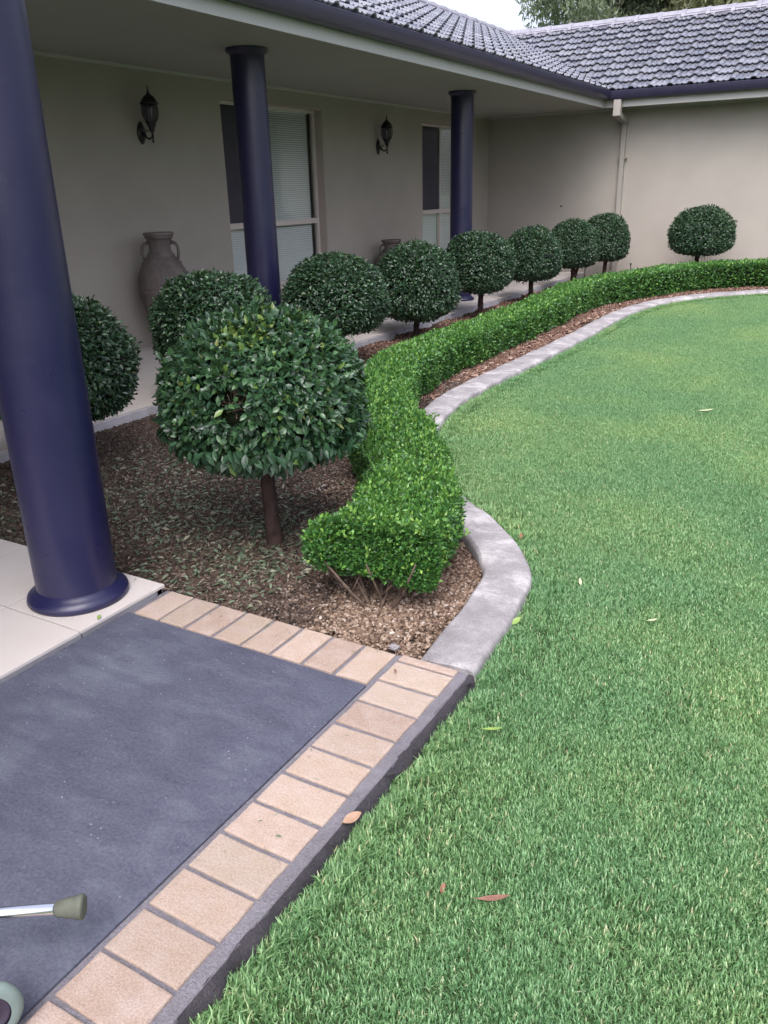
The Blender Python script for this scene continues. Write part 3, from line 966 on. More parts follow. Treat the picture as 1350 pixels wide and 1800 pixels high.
def roof():
    cs, sn = math.cos(PIT), math.sin(PIT)
    # decking just under the tiles (both slopes of main roof and wing)
    d = MB()
    t = -0.012
    rx, ry = EX - RUN, EY + RUN
    d.add([(EX, -4, EAVE_Z + t), (EX, EY, EAVE_Z + t), (rx, ry, RIDGE_Z + t), (rx, -4, RIDGE_Z + t)], [(0, 1, 2, 3)])
    d.add([(EX, EY, EAVE_Z + t), (7, EY, EAVE_Z + t), (7, ry, RIDGE_Z + t), (rx, ry, RIDGE_Z + t)], [(0, 1, 2, 3)])
    d.add([(rx, -4, RIDGE_Z + t), (rx, ry + RUN, RIDGE_Z + t), (rx - RUN, ry + RUN, EAVE_Z + t), (rx - RUN, -4, EAVE_Z + t)], [(0, 1, 2, 3)])
    d.add([(rx, ry, RIDGE_Z + t), (7, ry, RIDGE_Z + t), (7, ry + RUN, EAVE_Z + t), (rx, ry + RUN, EAVE_Z + t)], [(0, 1, 2, 3)])
    rf = d.obj('roof', M['roof'], house)
    # which tiles: every one in view is listed with its apparent size; the 300 largest become pieces of their own
    cand = []
    Mw = Matrix(((1, 0, 0), (0, cs, -sn), (0, sn, cs)))           # wing: x along X, y up slope
    Mm = Matrix(((0, -cs, sn), (1, 0, 0), (0, sn, cs)))           # main: x along Y
    cam_inv = mw.inverted()
    def see(pw):
        v = cam_inv @ pw
        if v.z > -0.1:
            return None
        return (675 + FPX * v.x / -v.z, 900 - FPX * v.y / -v.z, -v.z)
    for k in range(ROWS):
        dist = k * EXPO
        y = EY + dist * cs
        z = EAVE_Z + dist * sn
        xv = EX - dist * cs
        n0 = int(math.floor((xv - 0.3 - EX) / TW))
        x = EX + n0 * TW
        while x < 3.0:
            cand.append((Vector((x, y, z)), Mw, 'w'))
            x += TW
    for k in range(ROWS):
        dist = k * EXPO
        x = EX - dist * cs
        z = EAVE_Z + dist * sn
        yv = EY + dist * cs
        y = EY - 60 * TW
        while y < yv + 0.05:
            cand.append((Vector((x, y, z)), Mm, 'm'))
            y += TW
    scored = []
    for (l, m3, kd) in cand:
        c = l + m3 @ Vector((TW / 2, EXPO / 2, 0.03))
        s = see(c)
        area = -1
        if s and -20 < s[0] < 1370 and -20 < s[1] < 1820:
            nrm = m3 @ Vector((0, 0, 1))
            vd = (Vector((0, 0, CAMH)) - c)
            area = abs(nrm.dot(vd.normalized())) / (vd.length ** 2) * 1e4
            if s[1] > 175 : area = -1
            if kd == 'm' and nrm.dot(vd) < 0: area = -1
        scored.append((area, l, m3))
    scored.sort(key=lambda a: -a[0])
    rest = []
    for i, (a, l, m3) in enumerate(scored):
        jit = Euler((random.uniform(-.006, .006), random.uniform(-.006, .006), random.uniform(-.004, .004))).to_matrix()
        mm = (m3 @ jit).to_4x4()
        mm.translation = l
        if a > 0 and i < 300:
            o = bpy.data.objects.new('roof_tile', TILE)
            col.objects.link(o)
            o.parent = rf
            o.matrix_local = mm
        else:
            rest.append(mm)
    tv = np.array([v.co[:] for v in TILE.vertices])
    tf = np.array([p.vertices[:] for p in TILE.polygons])
    A = np.array([np.array(m_) for m_ in rest])
    V = np.einsum('nij,kj->nki', A[:, :3, :3], tv) + A[:, None, :3, 3]
    F = tf[None] + (np.arange(len(rest)) * len(tv))[:, None, None]
    link('roof_tiles', np_mesh('roof_tiles', V.reshape(-1, 3), F.reshape(-1, 4), M['roof']), rf, kind='stuff')
    # ridge caps
    def cap_mesh():
        b = MB()
        L = 0.43
        pr = [(-.135, -.055), (-.10, .0), (-.05, .048), (0, .062), (.05, .048), (.10, .0), (.135, -.055)]
        vs = []
        for (yy, s) in ((-0.03, 1.20), (0.035, 1.20), (0.037, 1.02), (L, 0.93)):
            for (a, h) in pr:
                vs.append((yy, a * s, h * s))
        n = len(pr)
        fs = [(j * n + i, j * n + i + 1, (j + 1) * n + i + 1, (j + 1) * n + i) for j in range(3) for i in range(n - 1)]
        fs.append(tuple(range(n)))
        b.add(vs, fs)
        return b.mesh('ridge_tile', M['ridge'])
    cm = cap_mesh()
    x = rx + 0.05
    while x < 3.0:
        o = bpy.data.objects.new('ridge_tile', cm); col.objects.link(o); o.parent = rf
        o.location = (x, ry, RIDGE_Z + 0.045)
        o.rotation_euler = (0, R(-1.0) + random.uniform(-.01, .01), random.uniform(-.01, .01) + math.pi * 0)
        x += 0.42
    y = ry - 0.45
    while y > 8.0:
        o = bpy.data.objects.new('ridge_tile', cm); col.objects.link(o); o.parent = rf
        o.location = (rx, y, RIDGE_Z + 0.045)
        o.rotation_euler = (0, R(-1.0), math.pi / 2 + random.uniform(-.01, .01))
        y -= 0.42
    b = MB()
    b.box(rx, 7, ry - 0.12, ry + 0.12, RIDGE_Z - 0.06, RIDGE_Z + 0.03)
    b.box(rx - 0.12, rx + 0.12, -4, ry - 0.125, RIDGE_Z - 0.06, RIDGE_Z + 0.03)
    b.obj('ridge_bedding', M['bedding'], rf)
    # gutters: quad profile swept along both eaves, mitred at the inside corner
    pr = [(0.001, 0.105), (0.001, 0.235), (0.010, 0.235), (0.012, 0.125), (0.095, 0.120), (0.112, 0.150), (0.118, 0.225), (0.124, 0.232), (0.133, 0.226), (0.130, 0.200), (0.124, 0.150), (0.108, 0.115), (0.085, 0.103)]
    z0 = ZSOFF - 0.012
    g = MB()
    g.extrude(pr, 0, 1, lambda s, p: (XFASC + p[0], -4.0 if s == 0 else YFASC - p[0], z0 + p[1]))
    g.extrude(pr, 0, 1, lambda s, p: (XFASC + p[0] if s == 0 else 7.0, YFASC - p[0], z0 + p[1]))
    go_ = g.obj('gutter', M['gutter'], house)
    smooth_by_angle(go_, 35)
    # rain outlet and downpipe
    dp = MB()
    dp.box(-4.072, -3.998, YWING - 0.075, YWING - 0.008, -0.1, 2.44)
    pipe = dp.obj('downpipe', M['pipe'], house)
    MB().box(-4.09, -3.975, YFASC - 0.115, YFASC - 0.03, 2.53, ZSOFF + 0.09).obj('outlet_box', M['pipe'], pipe)
    a = MB()
    a.add([(-4.078, YFASC - 0.10, 2.60), (-3.985, YFASC - 0.10, 2.60), (-3.985, YFASC - 0.10, 2.525), (-4.078, YFASC - 0.10, 2.525),
           (-4.078, YWING - 0.006, 2.50), (-3.985, YWING - 0.006, 2.50), (-3.985, YWING - 0.006, 2.42), (-4.078, YWING - 0.006, 2.42)],
          [(0, 1, 2, 3), (7, 6, 5, 4), (0, 4, 5, 1), (1, 5, 6, 2), (2, 6, 7, 3), (3, 7, 4, 0)])
    a.obj('offset_elbow', M['pipe'], pipe)
    for zz in (0.9, 1.9):
        MB().box(-4.10, -3.96, YWING - 0.079, YWING - 0.002, zz, zz + 0.02).obj('pipe_bracket', M['pipe'], pipe)
    MB().lathe([(0.012, 0), (0.014, 0.01), (0.008, 0.03)], (-5.07, YWING - 0.001, 1.163), 10, axis=(0, -1, 0)).obj('wall_hook', M['black'], house)
    MB().box(-3.86, -3.856, YWING - 0.002, YWING + 0.001, -0.1, 2.55).obj('control_joint', M['reveal'], house)
roof()

# ------------------------------------------------------------------ concrete kerb in sections
def kerb():
    root = empty('kerb', (-2.0, 5.0, 0), kind='structure', label='winding pale concrete kerb between garden bed and lawn')
    cuts = [0.0]
    total = KS[-1]
    for L in [1.55, 1.25, 1.2, 1.15, 1.0, 1.2, 1.05, 1.2, 1.1, 1.2, 1.2, 1.2, 1.2, 1.3, 1.3, 1.3, 1.3]:
        if cuts[-1] + L < total - 0.4:
            cuts.append(cuts[-1] + L)
    cuts.append(total)
    # across: bed side -> lawn side ; (offset, z)
    prof = [(-0.106, -0.2), (-0.104, -0.030), (-0.100, -0.012), (-0.090, -0.003), (-0.03, 0.0), (0.03, -0.001), (0.080, -0.004), (0.091, -0.007), (0.098, -0.014), (0.1015, -0.026), (0.107, -0.2)]
    n = len(prof)
    for a, b in zip(cuts[:-1], cuts[1:]):
        ns = max(8, int((b - a) / 0.045))
        vs = []
        for i, s in enumerate(np.linspace(a + 0.0025, b - 0.0025, ns)):
            c = np.array([np.interp(s, KS, KERB[:, k]) for k in range(2)])
            nn = np.array([np.interp(s, KS, KN[:, k]) for k in range(2)])
            endf = 0.004 if (i == 0 or i == ns - 1) else 0.0
            far = 1.0 + 0.16 * min(1.0, max(0.0, (c[1] - 4) / 3))
            wob = 0.004 * math.sin(s * 7.1) + 0.003 * math.sin(s * 17.3 + 1)
            for (o, z) in prof:
                p = c + nn * (o * far + wob)
                vs.append((p[0], p[1], z - endf - 0.004 + 0.002 * math.sin(s * 9 + o * 30)))
        fs = [(i * n + k, (i + 1) * n + k, (i + 1) * n + k + 1, i * n + k + 1) for i in range(ns - 1) for k in range(n - 1)]
        fs += [tuple(range(n)), tuple((ns - 1) * n + k for k in range(n))[::-1]]
        o = MB().add(vs, fs, True).obj('kerb_section', M['kerb'], root)
        smooth_by_angle(o, 38)
kerb()

# ------------------------------------------------------------------ topiary trees
def lump(d, seed, amp):
    r = np.random.default_rng(seed)
    out = np.zeros(len(d))
    for i in range(9):
        k = r.normal(0, 1, 3) * (2.0 + i * 0.9)
        out += np.sin(d @ k + r.random() * 6.28) / (1 + 0.35 * i)
    return out * amp

def crown_radius(d, a, bt, bb, nexp, seed, amp=0.024):
    """superellipsoid radius along unit directions; flatter underneath"""
    b = np.where(d[:, 2] > 0, bt, bb)
    h = np.sqrt(d[:, 0] ** 2 + d[:, 1] ** 2)
    nexp = np.where(d[:, 2] > 0, nexp, nexp + 0.7)
    r = ((h / a) ** nexp + (np.abs(d[:, 2]) / b) ** nexp) ** (-1 / nexp)
    return r * (1 + lump(d, seed, amp))

def crown_points(n, a, bt, bb, nexp, seed, depth=0.16, gaps=()):
    r = np.random.default_rng(seed)
    d = unit(r.normal(0, 1, (int(n * 1.35), 3)))
    rad = crown_radius(d, a, bt, bb, nexp, seed)
    k = r.random(len(d)) < (rad / rad.max()) ** 2
    d, rad = d[k][:n], rad[k][:n]
    f = 1.0 - depth * r.random(len(d)) ** 1.6
    P = d * (rad * f)[:, None]
    for (gd, ang) in gaps:
        g = unit(np.array(gd, float)[None])[0]
        c = d @ g
        kk = ~((c > math.cos(ang * (0.8 + 0.4 * r.random()))) & (f > 0.80) & (r.random(len(d)) < 0.92))
        d, rad, f, P = d[kk], rad[kk], f[kk], P[kk]
    # outward surface normal of the ellipsoid
    b = np.where(d[:, 2] > 0, bt, bb)
    nr = unit(np.stack([P[:, 0] / a ** 2, P[:, 1] / a ** 2, P[:, 2] / b ** 2], 1))
    return P, nr, f, r

def crown_mesh(name, n, a, bt, bb, nexp, seed, L, W, m, shape, gaps=(), light=None):
    P, nr, f, r = crown_points(n, a, bt, bb, nexp, seed, gaps=gaps)
    k = len(P)
    down = np.array([0, 0, -1.0])
    tang = down - nr * (nr @ down)[:, None]
    axis = unit(unit(tang + r.normal(0, 0.5, (k, 3))) * 0.5 + nr * 0.5 + r.normal(0, 0.75, (k, 3)))
    nrm = unit(nr + np.array([0, 0, 0.3]) + r.normal(0, 0.5, (k, 3)))
    stray = (r.random(k) < 0.02) & (f > 0.9)
    P = P + nr * (stray * (0.012 + 0.022 * r.random(k)))[:, None]
    axis = np.where(stray[:, None], unit(nr * 0.9 + np.array([0, 0, 0.5]) + r.normal(0, .3, (k, 3))), axis)
    ln = L * (0.7 + 0.55 * r.random(k))
    wd = W * (0.75 + 0.45 * r.random(k))
    rd = r.random(k)
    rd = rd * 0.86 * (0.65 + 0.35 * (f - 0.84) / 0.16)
    fresh = (r.random(k) < 0.014) & (f > 0.93)
    rd[fresh] = 0.9 + 0.1 * r.random(fresh.sum())
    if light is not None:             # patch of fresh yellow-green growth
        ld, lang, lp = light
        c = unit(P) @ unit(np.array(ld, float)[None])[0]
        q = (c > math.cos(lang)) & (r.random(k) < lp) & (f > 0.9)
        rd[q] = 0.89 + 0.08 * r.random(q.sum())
    return P, axis, nrm, ln, wd, rd

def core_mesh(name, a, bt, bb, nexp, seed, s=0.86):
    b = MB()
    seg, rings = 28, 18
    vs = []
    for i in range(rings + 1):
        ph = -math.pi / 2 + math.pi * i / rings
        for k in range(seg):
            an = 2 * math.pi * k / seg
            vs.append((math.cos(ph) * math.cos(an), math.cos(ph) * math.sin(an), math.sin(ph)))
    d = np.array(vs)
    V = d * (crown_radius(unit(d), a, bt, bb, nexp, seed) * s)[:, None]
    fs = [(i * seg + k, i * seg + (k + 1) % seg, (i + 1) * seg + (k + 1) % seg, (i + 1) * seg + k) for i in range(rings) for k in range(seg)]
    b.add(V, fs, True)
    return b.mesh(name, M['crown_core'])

def trunk_mesh(h, r0, r1, a, bend, seed, multi=False):
    r = random.Random(seed)
    b = MB()
    pts, rad = [], []
    n = 8
    for i in range(n + 1):
        t = i / n
        pts.append((bend[0] * math.sin(t * 2.2) + r.uniform(-.004, .004), bend[1] * t + r.uniform(-.004, .004), -0.05 + (h + 0.1) * t))
        rad.append((r0 * (1 - t) + r1 * t) * (1.35 if i == 0 else 1.0) * r.uniform(.94, 1.06))
    b.tube(pts, rad, 10)
    top = Vector(pts[-1])
    nb = 7
    for k in range(nb):
        an = 2 * math.pi * k / nb + r.uniform(-.3, .3)
        e = Vector((math.cos(an) * a * 0.72, math.sin(an) * a * 0.72, r.uniform(0.02, 0.34)))
        s = Vector(pts[-2 if k % 2 else -3])
        mid = s.lerp(top + e, 0.45) + Vector((0, 0, 0.0))
        b.tube([s, mid, top + e], [r1 * 0.55, r1 * 0.38, r1 * 0.12], 6)
    return b.mesh('trunk', M['bark'])

def crown_twigs(a, bt, n, seed, m):
    r = random.Random(seed)
    b = MB()
    for i in range(n):
        d = Vector((r.gauss(0, 1), r.gauss(0, 1), r.gauss(0, 0.6))).normalized()
        p = d * a * 0.8
        q = d * a * r.uniform(0.93, 1.0) + Vector((r.uniform(-.06, .06), r.uniform(-.06, .06), r.uniform(-.05, .05)))
        b.tube([p, (p + q) / 2 + Vector((r.uniform(-.02, .02),) * 3), q], [0.003, 0.0025, 0.001], 4)
    return b.mesh('twigs', m)

# (x, y, crown width, top half height, bottom half height, crown centre z, trunk lean, label)
TREES = [
    (-4.10, 3.20, 0.90, 0.37, 0.33, 0.60, 'clipped ball topiary half hidden behind the big near column'),
    (-2.255, 2.80, 0.87, 0.345, 0.245, 0.668, 'nearest and largest ball topiary with yellow-green leaves on top'),
    (-4.25, 4.80, 0.94, 0.37, 0.34, 0.60, 'ball topiary just behind the largest one, in front of the tall urn'),
    (-4.255, 6.45, 0.955, 0.355, 0.33, 0.615, 'ball topiary right of the second column, below the wide window'),
    (-4.30, 8.10, 0.925, 0.40, 0.385, 0.57, 'ball topiary on a bare trunk hiding the second urn'),
    (-4.27, 9.72, 0.885, 0.365, 0.34, 0.64, 'ball topiary in front of the third column'),
    (-4.19, 11.36, 0.81, 0.36, 0.34, 0.615, 'ball topiary next right of the third column'),
    (-4.13, 12.95, 0.80, 0.35, 0.33, 0.655, 'ball topiary with forked trunk, second from the downpipe'),
    (-4.01, 14.28, 0.785, 0.38, 0.36, 0.68, 'last ball topiary of the row, beside the downpipe'),
    (-2.49, 14.30, 0.98, 0.37, 0.34, 0.765, 'lone wide ball topiary against the wing wall on the right'),
]
GROUP_T = 'clipped ball topiary trees'
def build_trees():
    # shared data for the row: three crown variants at unit width 1.0
    variants = []
    for v in range(3):
        a, bt, bb, ne = 0.5, 0.54, 0.34, 2.15 + 0.1 * v
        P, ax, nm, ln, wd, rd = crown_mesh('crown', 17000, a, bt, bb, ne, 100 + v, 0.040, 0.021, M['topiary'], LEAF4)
        # ragged hanging sprigs underneath
        r = np.random.default_rng(50 + v)
        k = 900
        an = r.random(k) * 6.283
        rr = 0.30 + 0.17 * r.random(k)
        Ps = np.stack([np.cos(an) * rr, np.sin(an) * rr, -bb * (1 - (rr / 0.56) ** 2.3) - 0.05 * r.random(k) * (np.sin(an * 5 + v) > -0.2)], 1)
        P = np.vstack([P, Ps])
        ax = np.vstack([ax, unit(np.array([0, 0, -1.0]) + r.normal(0, .5, (k, 3)))])
        nm = np.vstack([nm, unit(np.stack([np.cos(an), np.sin(an), 0.2 + 0 * an], 1) + r.normal(0, .4, (k, 3)))])
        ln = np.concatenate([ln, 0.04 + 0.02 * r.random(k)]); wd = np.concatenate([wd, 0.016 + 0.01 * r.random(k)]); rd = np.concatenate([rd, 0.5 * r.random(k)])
        variants.append((leaves('crown', P, ax, nm, ln, wd, M['topiary'], LEAF4, rd), core_mesh('inner_core', a, bt, bb, ne, 100 + v), crown_twigs(0.5, 0.45, 60, 9 + v, M['bark'])))
    for i, (x, y, w, bt, bb, zc, label) in enumerate(TREES):
        root = empty('topiary_tree', (x, y, ZBED), label, 'topiary tree', GROUP_T)
        cz = (zc - bb) + (bt + bb) * 0.386 - ZBED
        if i == 1:
            continue
        v = i % 3
        s = Vector((w, w, (bt + bb) / 0.88))
        rz = i * 2.4
        c = link('crown', variants[v][0], root, local=True)
        c.location = (0, 0, cz); c.scale = s; c.rotation_euler = (0, 0, rz)
        k_ = link('inner_core', variants[v][1], c, local=True)
        t_ = link('twigs', variants[v][2], c, local=True)
        multi = (i == 7)
        link('trunk', trunk_mesh(cz - (bt + bb) * 0.3, 0.036 if i < 9 else 0.05, 0.032, w * 0.4, (random.uniform(-.04, .04), random.uniform(-.03, .03)), i), root, local=True)
        if multi:
            b = MB().tube([(0.02, 0, -0.05), (0.05, 0.02, 0.2), (0.12, 0.03, cz - bb * 0.6)], [0.03, 0.026, 0.02], 8)
            link('trunk', b.mesh('trunk', M['bark']), root, local=True)
    # the near tree, finer, with a worn gap and single leaves
    x, y, w, bt, bb, zc, label = TREES[1]
    root = [o for o in col.objects if o.get('label') == label][0]
    cz = zc - ZBED
    a, ne, seed = w / 2, 2.35, 301
    tocam = Vector((0 - x, 0 - y, CAMH - zc)).normalized()
    side = Vector((math.cos(YAW), math.sin(YAW), 0))
    gapd = (tocam - side * 0.30 - Vector((0, 0, 0.10))).normalized()
    topd = (tocam * 0.75 + Vector((0, 0, 0.95)) - side * 0.22).normalized()
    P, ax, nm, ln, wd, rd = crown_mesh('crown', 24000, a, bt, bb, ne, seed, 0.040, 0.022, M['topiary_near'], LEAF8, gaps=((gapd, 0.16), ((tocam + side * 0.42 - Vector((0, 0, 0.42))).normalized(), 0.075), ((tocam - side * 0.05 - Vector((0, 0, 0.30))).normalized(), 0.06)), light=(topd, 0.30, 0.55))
    # loose fringe below
    r = np.random.default_rng(77)
    k = 900
    an = r.random(k) * 6.283
    rr = 0.28 + 0.19 * r.random(k)
    Ps = np.stack([np.cos(an) * rr, np.sin(an) * rr, -bb * (1 - (rr / 0.56) ** 3.0) - 0.035 * r.random(k)], 1)
    P = np.vstack([P, Ps])
    ax = np.vstack([ax, unit(np.array([0, 0, -1.0]) + r.normal(0, .5, (k, 3)))])
    nm = np.vstack([nm, unit(np.stack([np.cos(an), np.sin(an), 0.2 + 0 * an], 1) + r.normal(0, .4, (k, 3)))])
    ln = np.concatenate([ln, 0.045 + 0.02 * r.random(k)]); wd = np.concatenate([wd, 0.02 + 0.01 * r.random(k)]); rd = np.concatenate([rd, 0.5 * r.random(k)])
    # leaves that show largest: outermost, facing the camera
    tc = np.array(tocam)
    out = np.linalg.norm(P, axis=1)
    score = (unit(P) @ tc) + 0.9 * (nm @ tc) + 5 * ln + 1.5 * out
    order = np.argsort(-score)[:1500]
    pick = order[::5][:300]
    mask = np.ones(len(P), bool); mask[pick] = False
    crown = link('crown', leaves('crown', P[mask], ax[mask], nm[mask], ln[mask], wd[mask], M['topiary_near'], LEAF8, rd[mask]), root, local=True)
    crown.location = (0, 0, cz)
    vm = []
    for q in range(8):
        vm.append(leaves('leaf', np.zeros((1, 3)), np.array([[0, 1.0, 0]]), np.array([[0, 0, 1.0]]), 0.05, 0.024, M['topiary_near'], LEAF8, np.array([0.1 + 0.8 * q / 8 if q < 7 else 0.92])))
    X, Y, Z = leaf_frames(ax[pick], nm[pick])
    for j, i in enumerate(pick):
        o = bpy.data.objects.new('leaf', vm[j % 8]); col.objects.link(o); o.parent = crown
        m4 = Matrix((X[j], Y[j], Z[j])).transposed().to_4x4()
        m4.translation = Vector(P[i])
        o.matrix_local = m4 @ Matrix.Diagonal((wd[i] / 0.024, ln[i] / 0.05, wd[i] / 0.024, 1))
    link('inner_core', core_mesh('inner_core', a, bt, bb, ne, seed, 0.84), crown, local=True)
    b = MB()
    rr_ = random.Random(5)
    for _ in range(26):      # bare twigs inside the worn gap
        u = (gapd + Vector((rr_.uniform(-.13, .13), rr_.uniform(-.13, .13), rr_.uniform(-.12, .12)))).normalized()
        p = u * (a * 0.80)
        q = (u + Vector((rr_.uniform(-.12, .12), rr_.uniform(-.12, .12), rr_.uniform(-.02, .16)))).normalized() * (a * rr_.uniform(0.9, 0.98))
        b.tube([p, (p + q) / 2 + Vector((0, 0, rr_.uniform(-.015, .015))), q], [0.0032, 0.0024, 0.0012], 5)
    link('twigs', b.mesh('twigs', M['stem']), crown, local=True)
    tm = MB()
    pts = [(0.008, 0, -0.04), (0.004, 0, 0.03), (-0.006, 0, 0.14), (-0.010, 0.0, 0.26), (-0.02, 0.0, 0.40), (-0.015, 0, 0.55)]
    tm.tube(pts, [0.055, 0.042, 0.036, 0.034, 0.032, 0.030], 14)
    for k in range(8):
        an = k * 0.785
        tm.tube([(-0.02, 0, 0.42 + 0.015 * (k % 3)), (math.cos(an) * 0.16, math.sin(an) * 0.16, 0.56), (math.cos(an) * 0.36, math.sin(an) * 0.36, 0.72)], [0.022, 0.015, 0.006], 7)
    link('trunk', tm.mesh('trunk', M['bark']), root, local=True)
build_trees()

# ------------------------------------------------------------------ box hedge
HEDGE_PTS = [(-1.49, 2.52), (-1.57, 2.85), (-1.80, 3.30), (-2.09, 3.72), (-2.40, 4.11), (-2.76, 4.68), (-3.08, 5.45), (-3.24, 6.3), (-3.27, 7.5), (-3.30, 9.2), (-3.36, 10.8), (-3.22, 11.7), (-2.95, 12.4), (-2.48, 13.5), (-1.9, 14.15), (-1.35, 14.45), (0.0, 14.68), (3.5, 14.75)]
def hedge():
    path, S = spline(HEDGE_PTS, 500)
    tan = tangents(path)
    nor = np.stack([tan[:, 1], -tan[:, 0]], 1)
    total = S[-1]
    HW = 0.205
    def ztop(y):
        return np.interp(y, [2.4, 5, 7, 9, 11, 13, 15], [0.305, 0.30, 0.275, 0.27, 0.30, 0.335, 0.345])
    def zbot(s):
        return np.interp(s, [0, 0.25, 0.55, 1.2], [0.055, 0.03, 0.0, -0.03])
    r = np.random.default_rng(11)
    def hw(s):
        return HW + 0.025 * np.sin(s * 5.3) * 0.5 + 0.012 * np.sin(s * 11.7 + 2)
    root = empty('box_hedge', (-1.53, 2.50, ZBED), 'low bright green box hedge winding along the kerb', 'hedge')
    # leaf points
    n = 150000
    # density along the path falls with distance to the camera
    w = 1.0 / np.maximum(1.0, np.hypot(path[:, 0], path[:, 1]) - 0.8) ** 1.15
    w[path[:, 0] > 0] *= 0.4
    cdf = np.cumsum(w); cdf /= cdf[-1]
    s = np.interp(r.random(n), cdf, S)
    C = np.stack([np.interp(s, S, path[:, k]) for k in range(2)], 1)
    NN = np.stack([np.interp(s, S, nor[:, k]) for k in range(2)], 1)
    TT = np.stack([np.interp(s, S, tan[:, k]) for k in range(2)], 1)
    zt, zb, hh = ztop(C[:, 1]), zbot(s), hw(s)
    H = zt - zb
    # perimeter parameter: side - top - side
    per = 2 * H + 2 * hh
    u = r.random(n) * per
    off = np.where(u < H, -hh, np.where(u < H + 2 * hh, u - H - hh, hh))
    z = np.where(u < H, zb + u, np.where(u < H + 2 * hh, zt, zt - (u - H - 2 * hh)))
    nside = np.where(u < H, -1.0, np.where(u < H + 2 * hh, 0.0, 1.0))
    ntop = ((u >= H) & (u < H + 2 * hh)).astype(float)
    # round the shoulders, tuck in the foot
    ed = np.clip((np.abs(off) - (hh - 0.06)) / 0.06, 0, 1) * np.clip((z - (zt - 0.06)) / 0.06, 0, 1)
    z = z - ed * 0.016
    off = off * (1 - ed * 0.04)
    foot = np.clip((zb + 0.10 - z) / 0.10, 0, 1)
    off = off * (1 - 0.10 * foot)
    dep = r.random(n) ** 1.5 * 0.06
    lumpv = 0.004 * np.sin(s * 23 + z * 20) + 0.004 * np.sin(s * 41 + off * 35) + 0.005 * np.sin(s * 9.7 + off * 14 + z * 9) + r.normal(0, 0.006, n)
    N3 = np.stack([NN[:, 0] * nside, NN[:, 1] * nside, ntop], 1)
    N3 = unit(N3 + ed[:, None] * 0.5 * np.stack([NN[:, 0] * np.sign(off), NN[:, 1] * np.sign(off), np.ones(n)], 1))
    P = np.stack([C[:, 0] + NN[:, 0] * off, C[:, 1] + NN[:, 1] * off, z], 1) + N3 * (lumpv - dep)[:, None]
    # near end cap
    m = 6500
    o2 = (r.random(m) * 2 - 1) * HW
    zl = np.where(o2 < 0, 0.11, 0.11 - 0.07 * np.clip(o2 / HW, 0, 1))
    z2 = zl + r.random(m) * (0.305 - zl)
    bulge = 0.09 * np.sqrt(np.clip(1 - (o2 / (HW * 1.05)) ** 2, 0, 1)) * (0.75 + 0.25 * np.sin(z2 * 18)) - r.random(m) ** 1.7 * 0.045
    c0, n0, t0 = path[0], nor[0], -tan[0]
    Pe = np.stack([c0[0] + n0[0] * o2 + t0[0] * bulge, c0[1] + n0[1] * o2 + t0[1] * bulge, z2], 1)
    # spreading tuft low on the left of the end, topped lower
    Ne = np.tile(np.array([t0[0], t0[1], 0.25]), (m, 1))
    k2 = 3200
    q = unit(r.normal(0, 1, (k2, 3)))
    Pt = np.array([-1.715, 2.47, 0.20]) + q * np.array([0.085, 0.125, 0.105]) * (1 - 0.35 * r.random((k2, 1)))
    P = np.vstack([P, Pe, Pt]); N3 = np.vstack([N3, Ne, q])
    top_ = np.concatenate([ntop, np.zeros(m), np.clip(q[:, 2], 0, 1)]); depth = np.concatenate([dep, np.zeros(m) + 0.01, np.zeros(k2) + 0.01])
    # bare hollow low on the bed side, where the near topiary shades it
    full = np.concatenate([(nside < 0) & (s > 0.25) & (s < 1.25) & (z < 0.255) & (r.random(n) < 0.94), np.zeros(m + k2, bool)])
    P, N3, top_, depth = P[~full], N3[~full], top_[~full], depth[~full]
    # young shoots standing proud of the clipped face
    ns_ = 420
    near_ = np.where(np.linalg.norm(P[:, :2], axis=1) < 5.5)[0]
    pk = r.choice(near_, ns_)
    sh = unit(N3[pk] * 0.7 + np.array([0, 0, 0.6]) + r.normal(0, .35, (ns_, 3)))
    for q_ in range(7):
        P = np.vstack([P, P[pk] + sh * (0.006 + 0.0055 * q_) + r.normal(0, 0.0015, (ns_, 3))])
        N3 = np.vstack([N3, unit(sh + r.normal(0, .8, (ns_, 3)))])
        top_ = np.concatenate([top_, np.full(ns_, 1.0)]); depth = np.concatenate([depth, np.zeros(ns_)])
    k = len(P)
    # each point carries a short sprig: leaf axis outward and up
    ax = unit(N3 * 0.8 + np.array([0, 0, 0.45]) + r.normal(0, 0.55, (k, 3)))
    nm = unit(N3 * 0.5 + np.array([0, 0, 0.6]) + r.normal(0, 0.55, (k, 3)))
    dcam = np.linalg.norm(P - np.array([0, 0, CAMH]), axis=1)
    L = (0.0145 + 0.0013 * np.clip(dcam - 3, 0, 9)) * (0.75 + 0.6 * r.random(k))
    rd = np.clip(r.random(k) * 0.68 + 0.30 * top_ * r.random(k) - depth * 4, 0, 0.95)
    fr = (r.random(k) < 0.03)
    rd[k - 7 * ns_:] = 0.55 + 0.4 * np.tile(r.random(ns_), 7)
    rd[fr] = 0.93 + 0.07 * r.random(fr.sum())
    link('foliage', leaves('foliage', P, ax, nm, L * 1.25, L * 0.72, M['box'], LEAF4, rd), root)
    # dense inner twig mass
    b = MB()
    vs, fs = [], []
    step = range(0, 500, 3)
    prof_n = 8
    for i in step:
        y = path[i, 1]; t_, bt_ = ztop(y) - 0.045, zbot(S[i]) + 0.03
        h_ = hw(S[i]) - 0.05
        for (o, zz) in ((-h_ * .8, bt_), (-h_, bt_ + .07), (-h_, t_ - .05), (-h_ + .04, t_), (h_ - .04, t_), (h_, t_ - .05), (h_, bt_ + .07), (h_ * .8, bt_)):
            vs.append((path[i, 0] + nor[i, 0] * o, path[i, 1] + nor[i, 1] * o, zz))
    ns = len(list(step))
